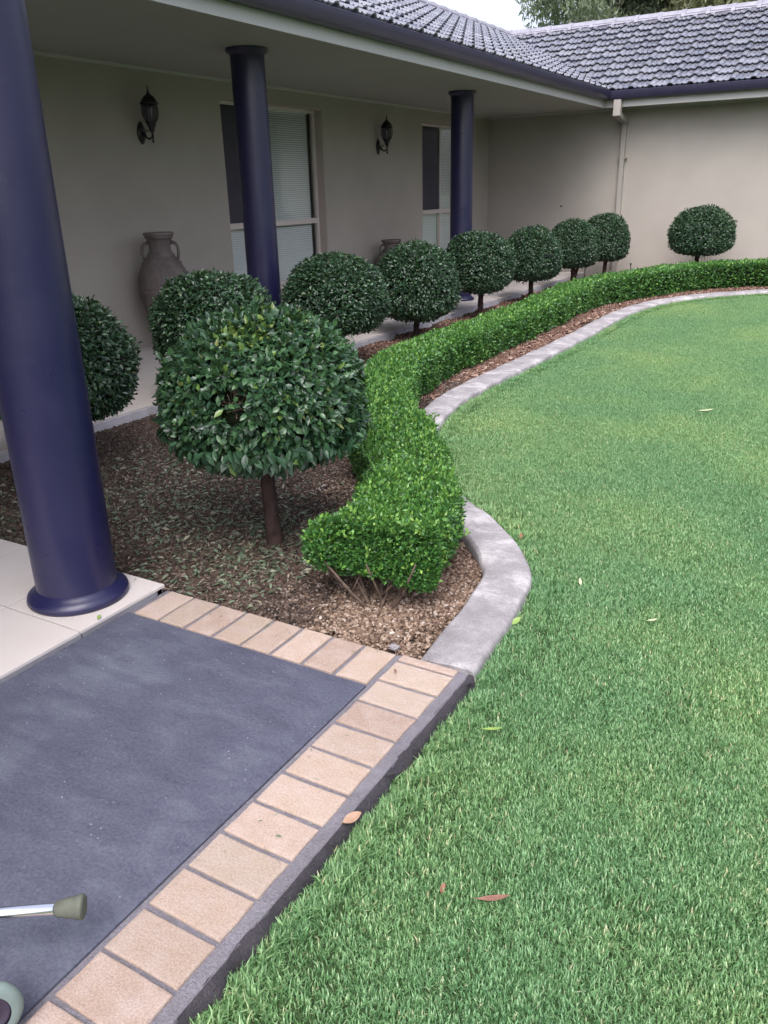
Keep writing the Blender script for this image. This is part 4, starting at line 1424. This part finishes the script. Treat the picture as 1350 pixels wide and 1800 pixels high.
    for i in range(ns - 1):
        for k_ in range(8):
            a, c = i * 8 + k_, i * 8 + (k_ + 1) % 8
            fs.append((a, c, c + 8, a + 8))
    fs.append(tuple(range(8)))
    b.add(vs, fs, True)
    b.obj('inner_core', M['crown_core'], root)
    # stems at the near end, fanning up from the gravel
    rr = random.Random(3)
    base = Vector((-1.505, 2.475, ZBED - 0.01))
    for k_ in range(9):
        t_ = k_ / 8
        o_ = Vector((rr.uniform(-.02, .02) + 0.05 * (t_ - .5), rr.uniform(-.03, .03), 0))
        tip = Vector((-1.83 + 0.52 * t_, 2.45 + 0.12 * math.sin(k_ * 2.1) + 0.1 * t_, 0.17 + 0.03 * rr.random()))
        m1 = base + o_ + Vector(((tip.x - base.x) * 0.35, (tip.y - base.y) * 0.4, 0.085 + rr.uniform(-.01, .02)))
        s_ = MB().tube([base + o_, base.lerp(m1, 0.5) + o_ * .5 + Vector((rr.uniform(-.008, .008), 0, 0.004)), m1, tip], [0.0085, 0.0075, 0.006, 0.003], 7)
        s_.tube([m1, m1 + Vector((rr.uniform(-.05, .06), rr.uniform(-.04, .03), 0.07))], [0.004, 0.002], 5)
        s_.obj('stem', M['stem'], root)
    for s0 in np.arange(0.45, 9.0, 0.33):
        i = int(np.searchsorted(S, s0))
        x, y = path[i]
        s_ = MB()
        for q_ in range(3):
            s_.tube([(x + rr.uniform(-.02, .02), y + rr.uniform(-.02, .02), ZBED - .01), (x + rr.uniform(-.09, .09), y + rr.uniform(-.09, .09), 0.12)], [0.009, 0.005], 6)
        s_.obj('stem', M['stem'], root)
hedge()

# ------------------------------------------------------------------ urns
def urn(name, loc, h, rs, label, rot=0.6):
    root = empty(name, loc, label, 'urn', 'terracotta urns on the porch')
    k = h / 1.14
    P = [(0.085, 0.0), (0.115, 0.0), (0.118, 0.025), (0.105, 0.05), (0.112, 0.09), (0.150, 0.22), (0.195, 0.36), (0.230, 0.48), (0.247, 0.565), (0.252, 0.572), (0.252, 0.590), (0.247, 0.597), (0.248, 0.606), (0.254, 0.612), (0.254, 0.630), (0.248, 0.637), (0.249, 0.66), (0.243, 0.72), (0.222, 0.79), (0.188, 0.855), (0.150, 0.90), (0.136, 0.914), (0.139, 0.922), (0.135, 0.932), (0.120, 0.944), (0.108, 0.965), (0.103, 1.00), (0.105, 1.04), (0.114, 1.065), (0.118, 1.075), (0.130, 1.082), (0.138, 1.092), (0.134, 1.104), (0.146, 1.112), (0.150, 1.126), (0.143, 1.14), (0.120, 1.138), (0.100, 1.10), (0.09, 1.0), (0.13, 0.88), (0.01, 0.80)]
    b = MB().lathe([(r * rs, z * k) for r, z in P], (0, 0, 0), 40, cap=False)
    o = link('body', b.mesh('body', M['urn']), root, local=True)
    smooth_by_angle(o, 55)
    for sgn in (-1, 1):
        c, s = math.cos(rot) * sgn, math.sin(rot) * sgn
        pr = [(0.105, 1.045), (0.150, 1.035), (0.172, 1.00), (0.176, 0.95), (0.168, 0.90), (0.158, 0.865), (0.165, 0.845)]
        hb = MB().tube([(r * rs * c, r * rs * s, z * k) for r, z in pr], [0.018, 0.017, 0.016, 0.016, 0.016, 0.017, 0.02], 10)
        ho = link('handle', hb.mesh('handle', M['urn']), root, local=True)
        e = MB()
        e.ball((0.112 * rs * c, 0.112 * rs * s, 1.045 * k), (0.024, 0.024, 0.022), 10, 6)
        e.ball((0.172 * rs * c, 0.172 * rs * s, 0.838 * k), (0.026, 0.026, 0.030), 10, 6)
        link('handle_boss', e.mesh('handle_boss', M['urn_dark']), ho, local=True)
urn('urn', (-6.20, 6.27, ZPORCH), 1.14, 1.0, 'tall weathered terracotta urn with two handles against the verandah wall', YAW + 0.25)
urn('urn', (-6.20, 10.93, ZPORCH), 0.80, 1.0, 'shorter dark urn, only its rim showing above a ball topiary', YAW + 0.25)

# ------------------------------------------------------------------ wall lanterns
def lantern(y, label):
    zc = 2.22
    root = empty('wall_lantern', (XWALL, y, 2.0), label, 'wall lantern', 'black coach lanterns on the verandah wall')
    cx = XWALL + 0.155
    # backplate, pointed oval
    bp = MB()
    out = [(math.cos(t) * 0.055 * (1 - 0.15 * abs(math.sin(t))), math.sin(t) * 0.088 * (1 + 0.18 * abs(math.sin(t)) ** 6)) for t in np.linspace(0, 2 * math.pi, 24, endpoint=False)]
    vs = []
    for (d, s) in ((0.001, 1.0), (0.014, 1.0), (0.022, 0.82), (0.032, 0.45)):
        vs += [(XWALL + d, y + a * s, 2.085 + b_ * s) for a, b_ in out]
    fs = [(l * 24 + k, l * 24 + (k + 1) % 24, (l + 1) * 24 + (k + 1) % 24, (l + 1) * 24 + k) for l in range(3) for k in range(24)] + [tuple(72 + k for k in range(24))]
    bp.add(vs, fs, True).obj('backplate', M['black'], root)
    ar = MB()
    ar.tube([(XWALL + 0.02, y, 2.10), (XWALL + 0.06, y, 2.045), (XWALL + 0.11, y, 2.025), (cx, y, 2.045), (cx, y, 2.10)], [0.011, 0.010, 0.010, 0.011, 0.013], 8)
    ar.tube([(XWALL + 0.075, y, 2.04), (XWALL + 0.06, y, 2.09), (XWALL + 0.085, y, 2.11), (XWALL + 0.10, y, 2.085)], 0.005, 6)
    ar.obj('arm', M['black'], root)
    MB().lathe([(0.003, 1.985), (0.010, 1.995), (0.013, 2.008), (0.006, 2.022), (0.012, 2.035), (0.006, 2.05)], (cx, y, 0), 12).obj('drop_finial', M['black'], root)
    smooth_by_angle(MB().lathe([(0.012, 2.08), (0.030, 2.10), (0.026, 2.115), (0.040, 2.14), (0.050, 2.165), (0.054, 2.178), (0.046, 2.180)], (cx, y, 0), 16).obj('cup', M['black'], root), 60)
    smooth_by_angle(MB().lathe([(0.048, 2.178), (0.062, 2.22), (0.068, 2.26), (0.066, 2.30), (0.058, 2.335)], (cx, y, 0), 16, cap=False).obj('lamp_glass', M['lampglass'], root), 60)
    MB().lathe([(0.014, 2.17), (0.014, 2.25), (0.022, 2.27), (0.024, 2.29), (0.012, 2.31)], (cx, y, 0), 10).obj('bulb', M['blind'], root)
    for k in range(6):
        an = k * math.pi / 3 + 0.2
        pr = [(0.054, 2.175), (0.074, 2.21), (0.084, 2.25), (0.083, 2.29), (0.072, 2.335)]
        MB().tube([(cx + r * math.cos(an), y + r * math.sin(an), z) for r, z in pr], 0.0055, 6).obj('cage_rib', M['black'], root)
    smooth_by_angle(MB().lathe([(0.076, 2.325), (0.090, 2.332), (0.090, 2.342), (0.076, 2.352), (0.068, 2.372), (0.050, 2.395), (0.030, 2.41), (0.022, 2.418)], (cx, y, 0), 18).obj('cap', M['black'], root), 45)
    MB().lathe([(0.016, 2.415), (0.018, 2.425), (0.008, 2.432), (0.010, 2.442), (0.006, 2.45), (0.0055, 2.475), (0.002, 2.495)], (cx, y, 0), 10).obj('top_finial', M['black'], root)
lantern(6.50, 'black coach lantern on the wall above the tall urn')
lantern(11.12, 'black coach lantern on the wall between the two windows')

# ------------------------------------------------------------------ lawn grass (stuff)
def grass_patch(n, rad, hmin, hmax, seed, wmm=0.0034, lean=0.75):
    r = np.random.default_rng(seed)
    a = r.random(n) * 6.283
    q = np.sqrt(r.random(n)) * rad
    B = np.stack([np.cos(a) * q, np.sin(a) * q, np.zeros(n)], 1)
    h = hmin + (hmax - hmin) * r.random(n)
    di = r.random(n) * 6.283
    dirv = np.stack([np.cos(di), np.sin(di), np.zeros(n)], 1)
    le = lean * (0.25 + r.random(n))
    w = wmm * (0.7 + 0.6 * r.random(n))
    side = np.stack([-np.sin(di), np.cos(di), np.zeros(n)], 1)
    upv = np.array([0, 0, 1.0])
    mid = B + upv * (h * 0.55)[:, None] + dirv * (h * le * 0.3)[:, None]
    tip = B + upv * (h * (1.0 - 0.28 * le))[:, None] + dirv * (h * le * 0.95)[:, None]
    hw = (side * (w / 2)[:, None])
    V = np.stack([B - hw, B + hw, mid + hw * 0.95, mid - hw * 0.95, tip], 1).reshape(-1, 3)
    base = (np.arange(n) * 5)[:, None]
    F = np.vstack([base + np.array([[0, 1, 2]]), base + np.array([[0, 2, 3]]), base + np.array([[3, 2, 4]])])
    rd = r.random(n) * 0.88
    pale = r.random(n) < 0.045
    rd[pale] = 0.9 + 0.1 * r.random(pale.sum())
    rdv = np.repeat(rd, 5)
    return np_mesh('grass_patch', V, F, M['grass'], rdv)

def lawn_grass():
    src = [grass_patch(1900, 0.17, 0.008, 0.025, 20 + i, 0.0031, 0.55) for i in range(6)]
    src += [grass_patch(75, 0.028, 0.020, 0.050, 40 + i, lean=0.7) for i in range(4)]
    r = np.random.default_rng(5)
    # lawn points in and around the view
    gx, gy = np.meshgrid(np.arange(-3.0, 6.0, 0.14), np.arange(-1.4, 14.6, 0.14))
    xy = np.stack([gx.ravel(), gy.ravel()], 1) + r.uniform(-0.06, 0.06, (gx.size, 2))
    keep = np.where(xy[:, 1] < 2.17, xy[:, 0] > -0.935 + 0.11, True)
    keep &= (xy[:, 1] < 2.17) | (kerb_sd(xy) > KHW + 0.12)
    keep &= xy[:, 1] < 14.1
    xy = xy[keep]
    # only wedge seen from here or from a step aside
    ang = np.arctan2(xy[:, 0] + 0.0, xy[:, 1] + 1.2)
    xy = xy[ang < 0.45]
    k = len(xy)
    pts = np.stack([xy[:, 0], xy[:, 1], np.full(k, ZLAWN + 0.001)], 1)
    idx = r.integers(0, 6, k)
    scl = 0.85 + 0.35 * r.random(k)
    # edge tufts along the slab and the kerb
    e = []
    for y in np.arange(-1.3, 2.16, 0.011):
        e.append((-0.930 + abs(r.normal(0, 0.035)), y + r.normal(0, 0.008)))
    for i in range(0, 420):
        for j in range(4):
            t = r.random()
            i2 = min(i + 1, 419)
            c = KERB[i] * (1 - t) + KERB[i2] * t
            far = 1.0 + 0.16 * min(1.0, max(0.0, (c[1] - 4) / 3))
            p = c + KN[i] * (0.115 * far + abs(r.normal(0, 0.04)))
            e.append((p[0], p[1]))
    e = np.array(e)
    e = e[(e[:, 0] < 4.4)]
    ke = len(e)
    pts = np.vstack([pts, np.stack([e[:, 0], e[:, 1], np.full(ke, ZLAWN)], 1)])
    idx = np.concatenate([idx, r.integers(6, 10, ke)])
    scl = np.concatenate([scl, 0.65 + 0.6 * r.random(ke)])
    rot = np.zeros((len(pts), 3)); rot[:, 2] = r.random(len(pts)) * 6.283
    scatter('grass', pts, rot, scl, idx, src, label='short mown green grass covering the lawn', cat='grass', kind='stuff')
lawn_grass()

# ------------------------------------------------------------------ gravel, bark chips, leaf litter (stuff)
ICO_V = np.array([(0, 0, 1), (.894, 0, .447), (.276, .851, .447), (-.724, .526, .447), (-.724, -.526, .447), (.276, -.851, .447), (.724, .526, -.447), (-.276, .851, -.447), (-.894, 0, -.447), (-.276, -.851, -.447), (.724, -.526, -.447), (0, 0, -1)])
ICO_F = np.array([(0, 1, 2), (0, 2, 3), (0, 3, 4), (0, 4, 5), (0, 5, 1), (1, 6, 2), (2, 7, 3), (3, 8, 4), (4, 9, 5), (5, 10, 1), (2, 6, 7), (3, 7, 8), (4, 8, 9), (5, 9, 10), (1, 10, 6), (6, 11, 7), (7, 11, 8), (8, 11, 9), (9, 11, 10), (10, 11, 6)])
def pebble_patch(n, rad, smin, smax, seed, m, flat=0.7, long=1.5):
    r = np.random.default_rng(seed)
    a = r.random(n) * 6.283
    q = np.sqrt(r.random(n)) * rad
    s = smin + (smax - smin) * r.random(n) ** 1.5
    sc3 = np.stack([s * (0.8 + (long - 0.8) * r.random(n)), s * (0.75 + 0.35 * r.random(n)), s * flat * (0.75 + 0.4 * r.random(n))], 1)
    V = ICO_V[None] * sc3[:, None, :] * (1 + 0.16 * r.normal(0, 1, (n, 12, 1)).clip(-1.6, 1.6))
    # random rotations
    e = np.stack([r.normal(0, .45, n), r.normal(0, .45, n), r.random(n) * 6.283], 1)
    Rm = np.array([np.array(Euler(x).to_matrix()) for x in e])
    V = np.einsum('nij,nkj->nki', Rm, V)
    V += np.stack([np.cos(a) * q, np.sin(a) * q, s * 0.3 + 0.010 * r.random(n)], 1)[:, None, :]
    F = ICO_F[None] + (np.arange(n) * 12)[:, None, None]
    return np_mesh('patch', V.reshape(-1, 3), F.reshape(-1, 3), m, np.repeat(r.random(n), 12))

def bed_cover():
    r = np.random.default_rng(8)
    src = [pebble_patch(750, 0.16, 0.004, 0.0095, 60 + i, M['pebble']) for i in range(5)]
    src += [pebble_patch(55, 0.035, 0.0035, 0.008, 80 + i, M['pebble']) for i in range(3)]
    src += [pebble_patch(750, 0.16, 0.004, 0.0095, 65 + i, M['pebble_dirt_shade']) for i in range(5)]
    src += [pebble_patch(55, 0.035, 0.0035, 0.008, 85 + i, M['pebble_dirt_shade']) for i in range(3)]
    n = 6000
    xy = np.stack([XPORCH + 0.19 + r.random(n) * 3.5, 2.15 + 0.16 + r.random(n) * 4.2], 1)
    sd = kerb_sd(xy)
    keep = (sd < -KHW - 0.15) & (r.random(n) < 0.32)
    xy = xy[keep]
    ep = np.stack([XPORCH + 0.08 + r.random(9000) * 3.6, 2.15 + r.random(9000) * 4.2], 1)
    sde = kerb_sd(ep)
    edge = (sde < -KHW - 0.03) & ((sde > -KHW - 0.2) | (ep[:, 1] < 2.36) | (ep[:, 0] < XPORCH + 0.26)) & (ep[:, 1] > 2.183)
    ep = ep[edge]
    P2 = np.vstack([xy, ep])
    idx = np.concatenate([r.integers(0, 5, len(xy)), r.integers(5, 8, len(ep))])
    # tan gravel near the kerb; elsewhere the browner copy with bed shade painted in
    tan_zone = (kerb_sd(P2) > -0.62 + r.normal(0, 0.08, len(P2))) & (P2[:, 1] < 3.6)
    idx = np.where(tan_zone, idx, idx + 8)
    pts = np.stack([P2[:, 0], P2[:, 1], ZBED + 0.004 + 0.006 * r.random(len(P2))], 1)
    rot = np.zeros((len(P2), 3)); rot[:, 2] = r.random(len(P2)) * 6.283
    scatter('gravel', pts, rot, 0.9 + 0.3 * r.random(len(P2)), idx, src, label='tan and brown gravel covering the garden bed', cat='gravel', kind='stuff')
    # bark chips further along the bed
    src = [pebble_patch(420, 0.18, 0.006, 0.016, 90 + i, M['chip'], 0.35, 2.4) for i in range(4)]
    n = 5200
    xy = np.stack([XPORCH + 0.2 + r.random(n) * 3.6, 4.6 + r.random(n) * 10.2], 1)
    sd = kerb_sd(xy)
    xy = xy[(sd < -KHW - 0.19) & (r.random(n) < 0.5)]
    pts = np.stack([xy[:, 0], xy[:, 1], np.full(len(xy), ZBED + 0.008)], 1)
    rot = np.zeros((len(xy), 3)); rot[:, 2] = r.random(len(xy)) * 6.283
    scatter('bark_mulch', pts, rot, 0.9 + 0.4 * r.random(len(xy)), r.integers(0, 4, len(xy)), src, label='dark brown bark mulch along the porch and hedge foot', cat='mulch', kind='stuff')
    # dry clippings
    n = 6800
    c = np.array([(-2.6, 3.0), (-3.1, 2.9), (-2.35, 2.55), (-3.4, 3.5), (-2.2, 2.7), (-3.7, 2.6)])
    ci = r.integers(0, len(c), n)
    xy = c[ci] + r.normal(0, 0.30, (n, 2))
    keep = (xy[:, 0] > XPORCH + 0.08) & (xy[:, 1] > 2.17) & (kerb_sd(xy) < -KHW - 0.25)
    keep &= ~((np.abs(xy[:, 0] + 1.55) < 0.35) & (xy[:, 1] < 2.75))
    xy = xy[keep]
    k = len(xy)
    P3 = np.stack([xy[:, 0], xy[:, 1], ZBED + 0.020 + 0.010 * r.random(k)], 1)
    an = r.random(k) * 6.283
    ax = np.stack([np.cos(an), np.sin(an), r.normal(0, .28, k)], 1)
    nm = unit(np.array([0, 0, 1.0]) + r.normal(0, .4, (k, 3)))
    ln = 0.018 + 0.030 * r.random(k) ** 1.5
    kb = 46
    xb = np.concatenate([-2.36 - 0.16 * r.random(16), -2.28 + 1.0 * r.random(22), -1.19 + 0.18 * r.random(8)])
    yb = np.concatenate([1.72 + 0.38 * r.random(16), 2.02 + 0.11 * r.random(22), 1.0 + 1.0 * r.random(8)])
    zb_ = np.where(np.arange(kb) < 16, ZPORCH + 0.003, 0.0035)
    anb = r.random(kb) * 6.283
    P3 = np.vstack([P3, np.stack([xb, yb, zb_], 1)])
    ax = np.vstack([ax, np.stack([np.cos(anb), np.sin(anb), 0 * anb], 1)])
    nm = np.vstack([nm, unit(np.array([0, 0, 1.0]) + r.normal(0, .1, (kb, 3)))])
    ln = np.concatenate([ln, 0.007 + 0.014 * r.random(kb) ** 2])
    link('leaf_litter', leaves('leaf_litter', P3, ax, nm, ln, ln * 0.36, M['litter'], LEAF4), label='dry green-grey leaf clippings strewn over the gravel', cat='leaf litter', kind='stuff')
bed_cover()

# ------------------------------------------------------------------ mobility chair at the lower left corner
def chair():
    root = empty('wheeled_chair', (-1.55, 0.55, 0), 'wheeled chair with silver tube, grey rubber tip and pale castor tyre', 'wheeled chair')
    a = Vector((-1.228, 0.786, 0.118)); d = Vector((0.15, 0.108, -0.004)).normalized()
    fr = MB()
    s = a - d * 0.03
    e = a - d * 0.62
    fr.tube([s, s - d * 0.2, e], 0.0125, 14)
    far = e + Vector((-0.15, -0.12, 0.3))
    fr.tube([e, e + Vector((-.03, -.02, 0.02)), e + Vector((-.05, -.04, 0.1)), e + Vector((-.05, -.04, 0.75))], 0.0108, 12)
    fr.tube([e + Vector((-.05, -.04, 0.42)), e + Vector((-.42, -.35, 0.42))], 0.0108, 12)
    fr.tube([e + Vector((-.42, -.35, 0.05)), e + Vector((-.42, -.35, 0.75))], 0.0108, 12)
    fr.obj('frame_tube', M['chrome'], root)
    t = MB()
    t.lathe([(0.0135, -0.050), (0.0165, -0.046), (0.0200, -0.028), (0.0235, -0.006), (0.0245, -0.004), (0.0255, 0.0), (0.0255, 0.006), (0.022, 0.009)], a, 24, axis=d)
    smooth_by_angle(t.obj('rubber_tip', M['rubber'], root), 40)
    # castor
    c = Vector((-1.232, 0.556, 0.066))
    axd = Vector((0.80, -0.52, 0.10)).normalized()
    w = MB().lathe([(0.043, -0.013), (0.054, -0.0135), (0.062, -0.010), (0.066, 0.0), (0.062, 0.010), (0.054, 0.0135), (0.043, 0.013)], c, 36, cap=False, axis=axd)
    wh = smooth_by_angle(w.obj('castor_wheel', M['tyre'], root), 60)
    MB().lathe([(0.0435, -0.010), (0.0435, 0.010), (0.036, 0.010), (0.030, 0.004), (0.016, 0.004), (0.014, 0.013), (0.008, 0.014)], c, 30, axis=axd).obj('hub', M['darkplastic'], wh)
    f = MB()
    f.tube([c + axd * 0.02, c + axd * 0.02 + Vector((-.02, 0.015, 0.05)), c + Vector((-.05, 0.03, 0.10)), c + Vector((-.06, 0.035, 0.22))], [0.008, 0.011, 0.013, 0.012], 10)
    f.tube([c - axd * 0.02, c - axd * 0.02 + Vector((-.02, 0.015, 0.05)), c + Vector((-.05, 0.03, 0.10))], [0.008, 0.011, 0.013], 10)
    f.obj('castor_fork', M['darkplastic'], root)
    MB().chamfer_box(-2.10, -1.72, -0.05, 0.36, 0.53, 0.58, 0.012).obj('seat', M['seatfab'], root)
chair()

# ------------------------------------------------------------------ small single things
def fallen(name, x, y, z, length, width, rz, tilt, m, label, group='fallen leaves on the lawn', curl=0.25):
    n = 7
    vs, fs = [], []
    for i in range(n):
        t = i / (n - 1)
        wd = width * math.sin(math.pi * min(1, max(0.0, t * 0.94 + 0.03))) ** 0.8 / 2
        zc = curl * length * (t - 0.5) ** 2
        for s in (-1, 0, 1):
            vs.append((s * wd, (t - 0.5) * length, zc + (0.22 * wd if s else 0)))
    for i in range(n - 1):
        for k in range(2):
            fs.append((i * 3 + k, i * 3 + k + 1, i * 3 + 4 + k, i * 3 + 3 + k))
    b = MB().add(vs, fs, True)
    b.tube([(0, -0.5 * length, curl * length * .25), (0, -0.62 * length, curl * length * .4)], [0.0012, 0.0008], 5)
    o = b.obj(name, m, label=label, cat='leaf', group=group)
    o.location = (x, y, z)
    o.rotation_euler = (tilt, tilt * 0.6, rz)
    return o
ZG = ZLAWN + 0.026
fallen('fallen_leaf', -0.935, 1.385, ZLAWN + 0.075, 0.052, 0.030, -0.65, 0.3, M['leaf_tan'], 'rounded tan leaf resting where the brick edge meets the grass')
fallen('fallen_leaf', -0.535, 1.365, ZG, 0.075, 0.016, -1.05, 0.12, M['leaf_brown'], 'long red-brown dry leaf on the lawn at the bottom')
fallen('fallen_leaf', -0.655, 1.34, ZG - .006, 0.026, 0.012, 0.2, 0.3, M['leaf_red'], 'small reddish leaf sunk in the grass left of the long brown leaf')
fallen('fallen_leaf', -0.52, 2.87, ZG, 0.040, 0.013, -0.9, 0.1, M['leaf_pale'], 'pale cream leaf alone in the middle of the lawn')
fallen('fallen_leaf', -0.79, 1.96, ZG, 0.060, 0.013, -1.2, 0.15, M['leaf_lime'], 'curved pale green leaf in the grass near the brick corner')
fallen('fallen_leaf', -0.965, 2.60, -0.03, 0.045, 0.024, -0.5, 0.5, M['leaf_lime'], 'lime green leaf leaning on the outer side of the kerb')
fallen('fallen_leaf', -0.905, 6.18, ZG, 0.11, 0.03, -1.1, 0.1, M['leaf_pale'], 'pale twig-like leaf far back on the lawn')
fallen('fallen_leaf', -1.255, 3.40, ZG, 0.045, 0.022, 0.3, 0.25, M['leaf_red'], 'rust red leaf beside the bend of the kerb')
fallen('fallen_leaf', -0.86, 3.06, ZG, 0.05, 0.014, 0.4, 0.2, M['leaf_pale'], 'thin yellowish leaf on the lawn just right of the kerb bend')
fallen('fallen_leaf', -1.17, 2.03, 0.012, 0.016, 0.010, 0.4, 0.2, M['leaf_brown'], 'tiny dark leaf scrap on the bricks near the corner')
fallen('fallen_leaf', -2.315, 1.80, ZPORCH + 0.006, 0.026, 0.015, 0.6, 0.2, M['leaf_lime'], 'small green leaf beside the base of the near column')
b = MB().ball((0, 0, 0.008), (0.022, 0.015, 0.012), 9, 6)
for i, v in enumerate(b.v):
    q = 1 + 0.18 * math.sin(i * 2.3)
    b.v[i] = (v[0] * q, v[1] * q, v[2] * q)
for i in range(len(b.sm)):
    b.sm[i] = False
o = b.obj('stone', M['stone'], label='pale grey stone in the gravel beside the brick border', cat='stone')
o.location = (-1.285, 2.225, ZBED + 0.018); o.rotation_euler = (0.1, 0.1, 0.4)
for (x, y, h, lab) in ((-4.45, 14.75, 0.30, 'thin dark garden stake left of the last topiary trunk'), (-3.66, 14.75, 0.27, 'thin dark garden stake right of the downpipe')):
    s = MB().tube([(0, 0, -0.05), (0, 0, h)], 0.008, 8).lathe([(0.008, h), (0.014, h + 0.004), (0.014, h + 0.02), (0.006, h + 0.03)], (0, 0, 0), 10)
    o = s.obj('garden_stake', M['black'], label=lab, cat='stake', group='garden stakes by the wing wall')
    o.location = (x, y, ZBED)
fl = empty('flower_plant', (-2.33, 14.0, ZBED), 'small plant with white flowers behind the hedge under the lone topiary', 'plant')
for k in range(4):
    x = -0.06 + 0.045 * k; h = 0.47 + 0.03 * (k % 2) + 0.02 * k
    MB().tube([(x * .4, 0, 0), (x, 0.0, h)], 0.003, 5).obj('stem', M['stem'], fl, local=True)
    p = MB()
    for q in range(5):
        an = q * 1.257
        p.add([(x, 0, h), (x + .02 * math.cos(an - .4), .02 * math.sin(an - .4), h + .022), (x + .032 * math.cos(an), .032 * math.sin(an), h + .03), (x + .02 * math.cos(an + .4), .02 * math.sin(an + .4), h + .022)], [(0, 1, 2, 3)])
    p.obj('flower', M['white_petal'], fl, local=True)

# ------------------------------------------------------------------ gum trees beyond the roof
def gum(x, y, h, cr, zc, n, m, seed, label, leaf=0.16):
    root = empty('gum_tree', (x, y, ZLAWN), label, 'tree', 'tall trees beyond the roof')
    r = np.random.default_rng(seed)
    rr = random.Random(seed)
    b = MB()
    b.tube([(0, 0, -0.2), (0.1, 0.05, h * 0.25), (-0.1, 0.1, h * 0.5), (0.1, 0, h * 0.8)], [0.26, 0.2, 0.14, 0.06], 10)
    cl = []
    for k in range(70):
        u = np.array([rr.gauss(0, 1), rr.gauss(0, 1), rr.gauss(0, 0.8)]); u /= np.linalg.norm(u)
        f = rr.uniform(0.35, 1.0)
        c = np.array([u[0] * cr * f, u[1] * cr * f, zc + u[2] * cr * 0.85 * f])
        cl.append((c, rr.uniform(0.6, 1.15)))
        if k % 2 == 0:
            s = Vector((0, 0, zc - cr * rr.uniform(0.1, 0.7)))
            e = Vector(c)
            b.tube([s, s.lerp(e, 0.5) + Vector((0, 0, 0.3)), e], [0.09, 0.05, 0.015], 6)
    for k in range(22):
        an = rr.uniform(0, 6.283); q = rr.uniform(0.3, 2.2)
        cl.append((np.array([q * math.cos(an), q * math.sin(an) - 0.8, zc - cr * rr.uniform(0.3, 1.0)]), rr.uniform(0.6, 1.0)))
    link('trunk', b.mesh('trunk', M['gumbark']), root, local=True)
    per = n // len(cl)
    P = np.vstack([c + unit(r.normal(0, 1, (per, 3))) * (s * r.random((per, 1)) ** 0.55) * np.array([1, 1, 0.7]) for c, s in cl])
    k = len(P)
    ax = unit(np.array([0, 0, -0.9]) + r.normal(0, .6, (k, 3)))
    nm = unit(r.normal(0, 1, (k, 3)))
    ln = leaf * (0.7 + 0.6 * r.random(k))
    link('crown', leaves('crown', P, ax, nm, ln, ln * 0.32, m, LEAF1), root, local=True)
gum(-8.0, 27.5, 11, 3.0, 7.9, 26000, M['gum'], 1, 'grey-green gum tree at the left, its edge open to the white sky', 0.2)
gum(-6.6, 29.5, 12, 3.8, 7.6, 36000, M['gum'], 2, 'dense grey-green gum tree rising behind the middle of the wing ridge', 0.2)
gum(-3.6, 27.0, 10, 3.0, 6.9, 30000, M['gum_warm'], 3, 'olive yellow tree behind the right part of the wing ridge', 0.2)
gum(-0.4, 29.0, 11, 3.4, 7.4, 28000, M['gum'], 4, 'green tree at the right edge behind the ridge', 0.2)
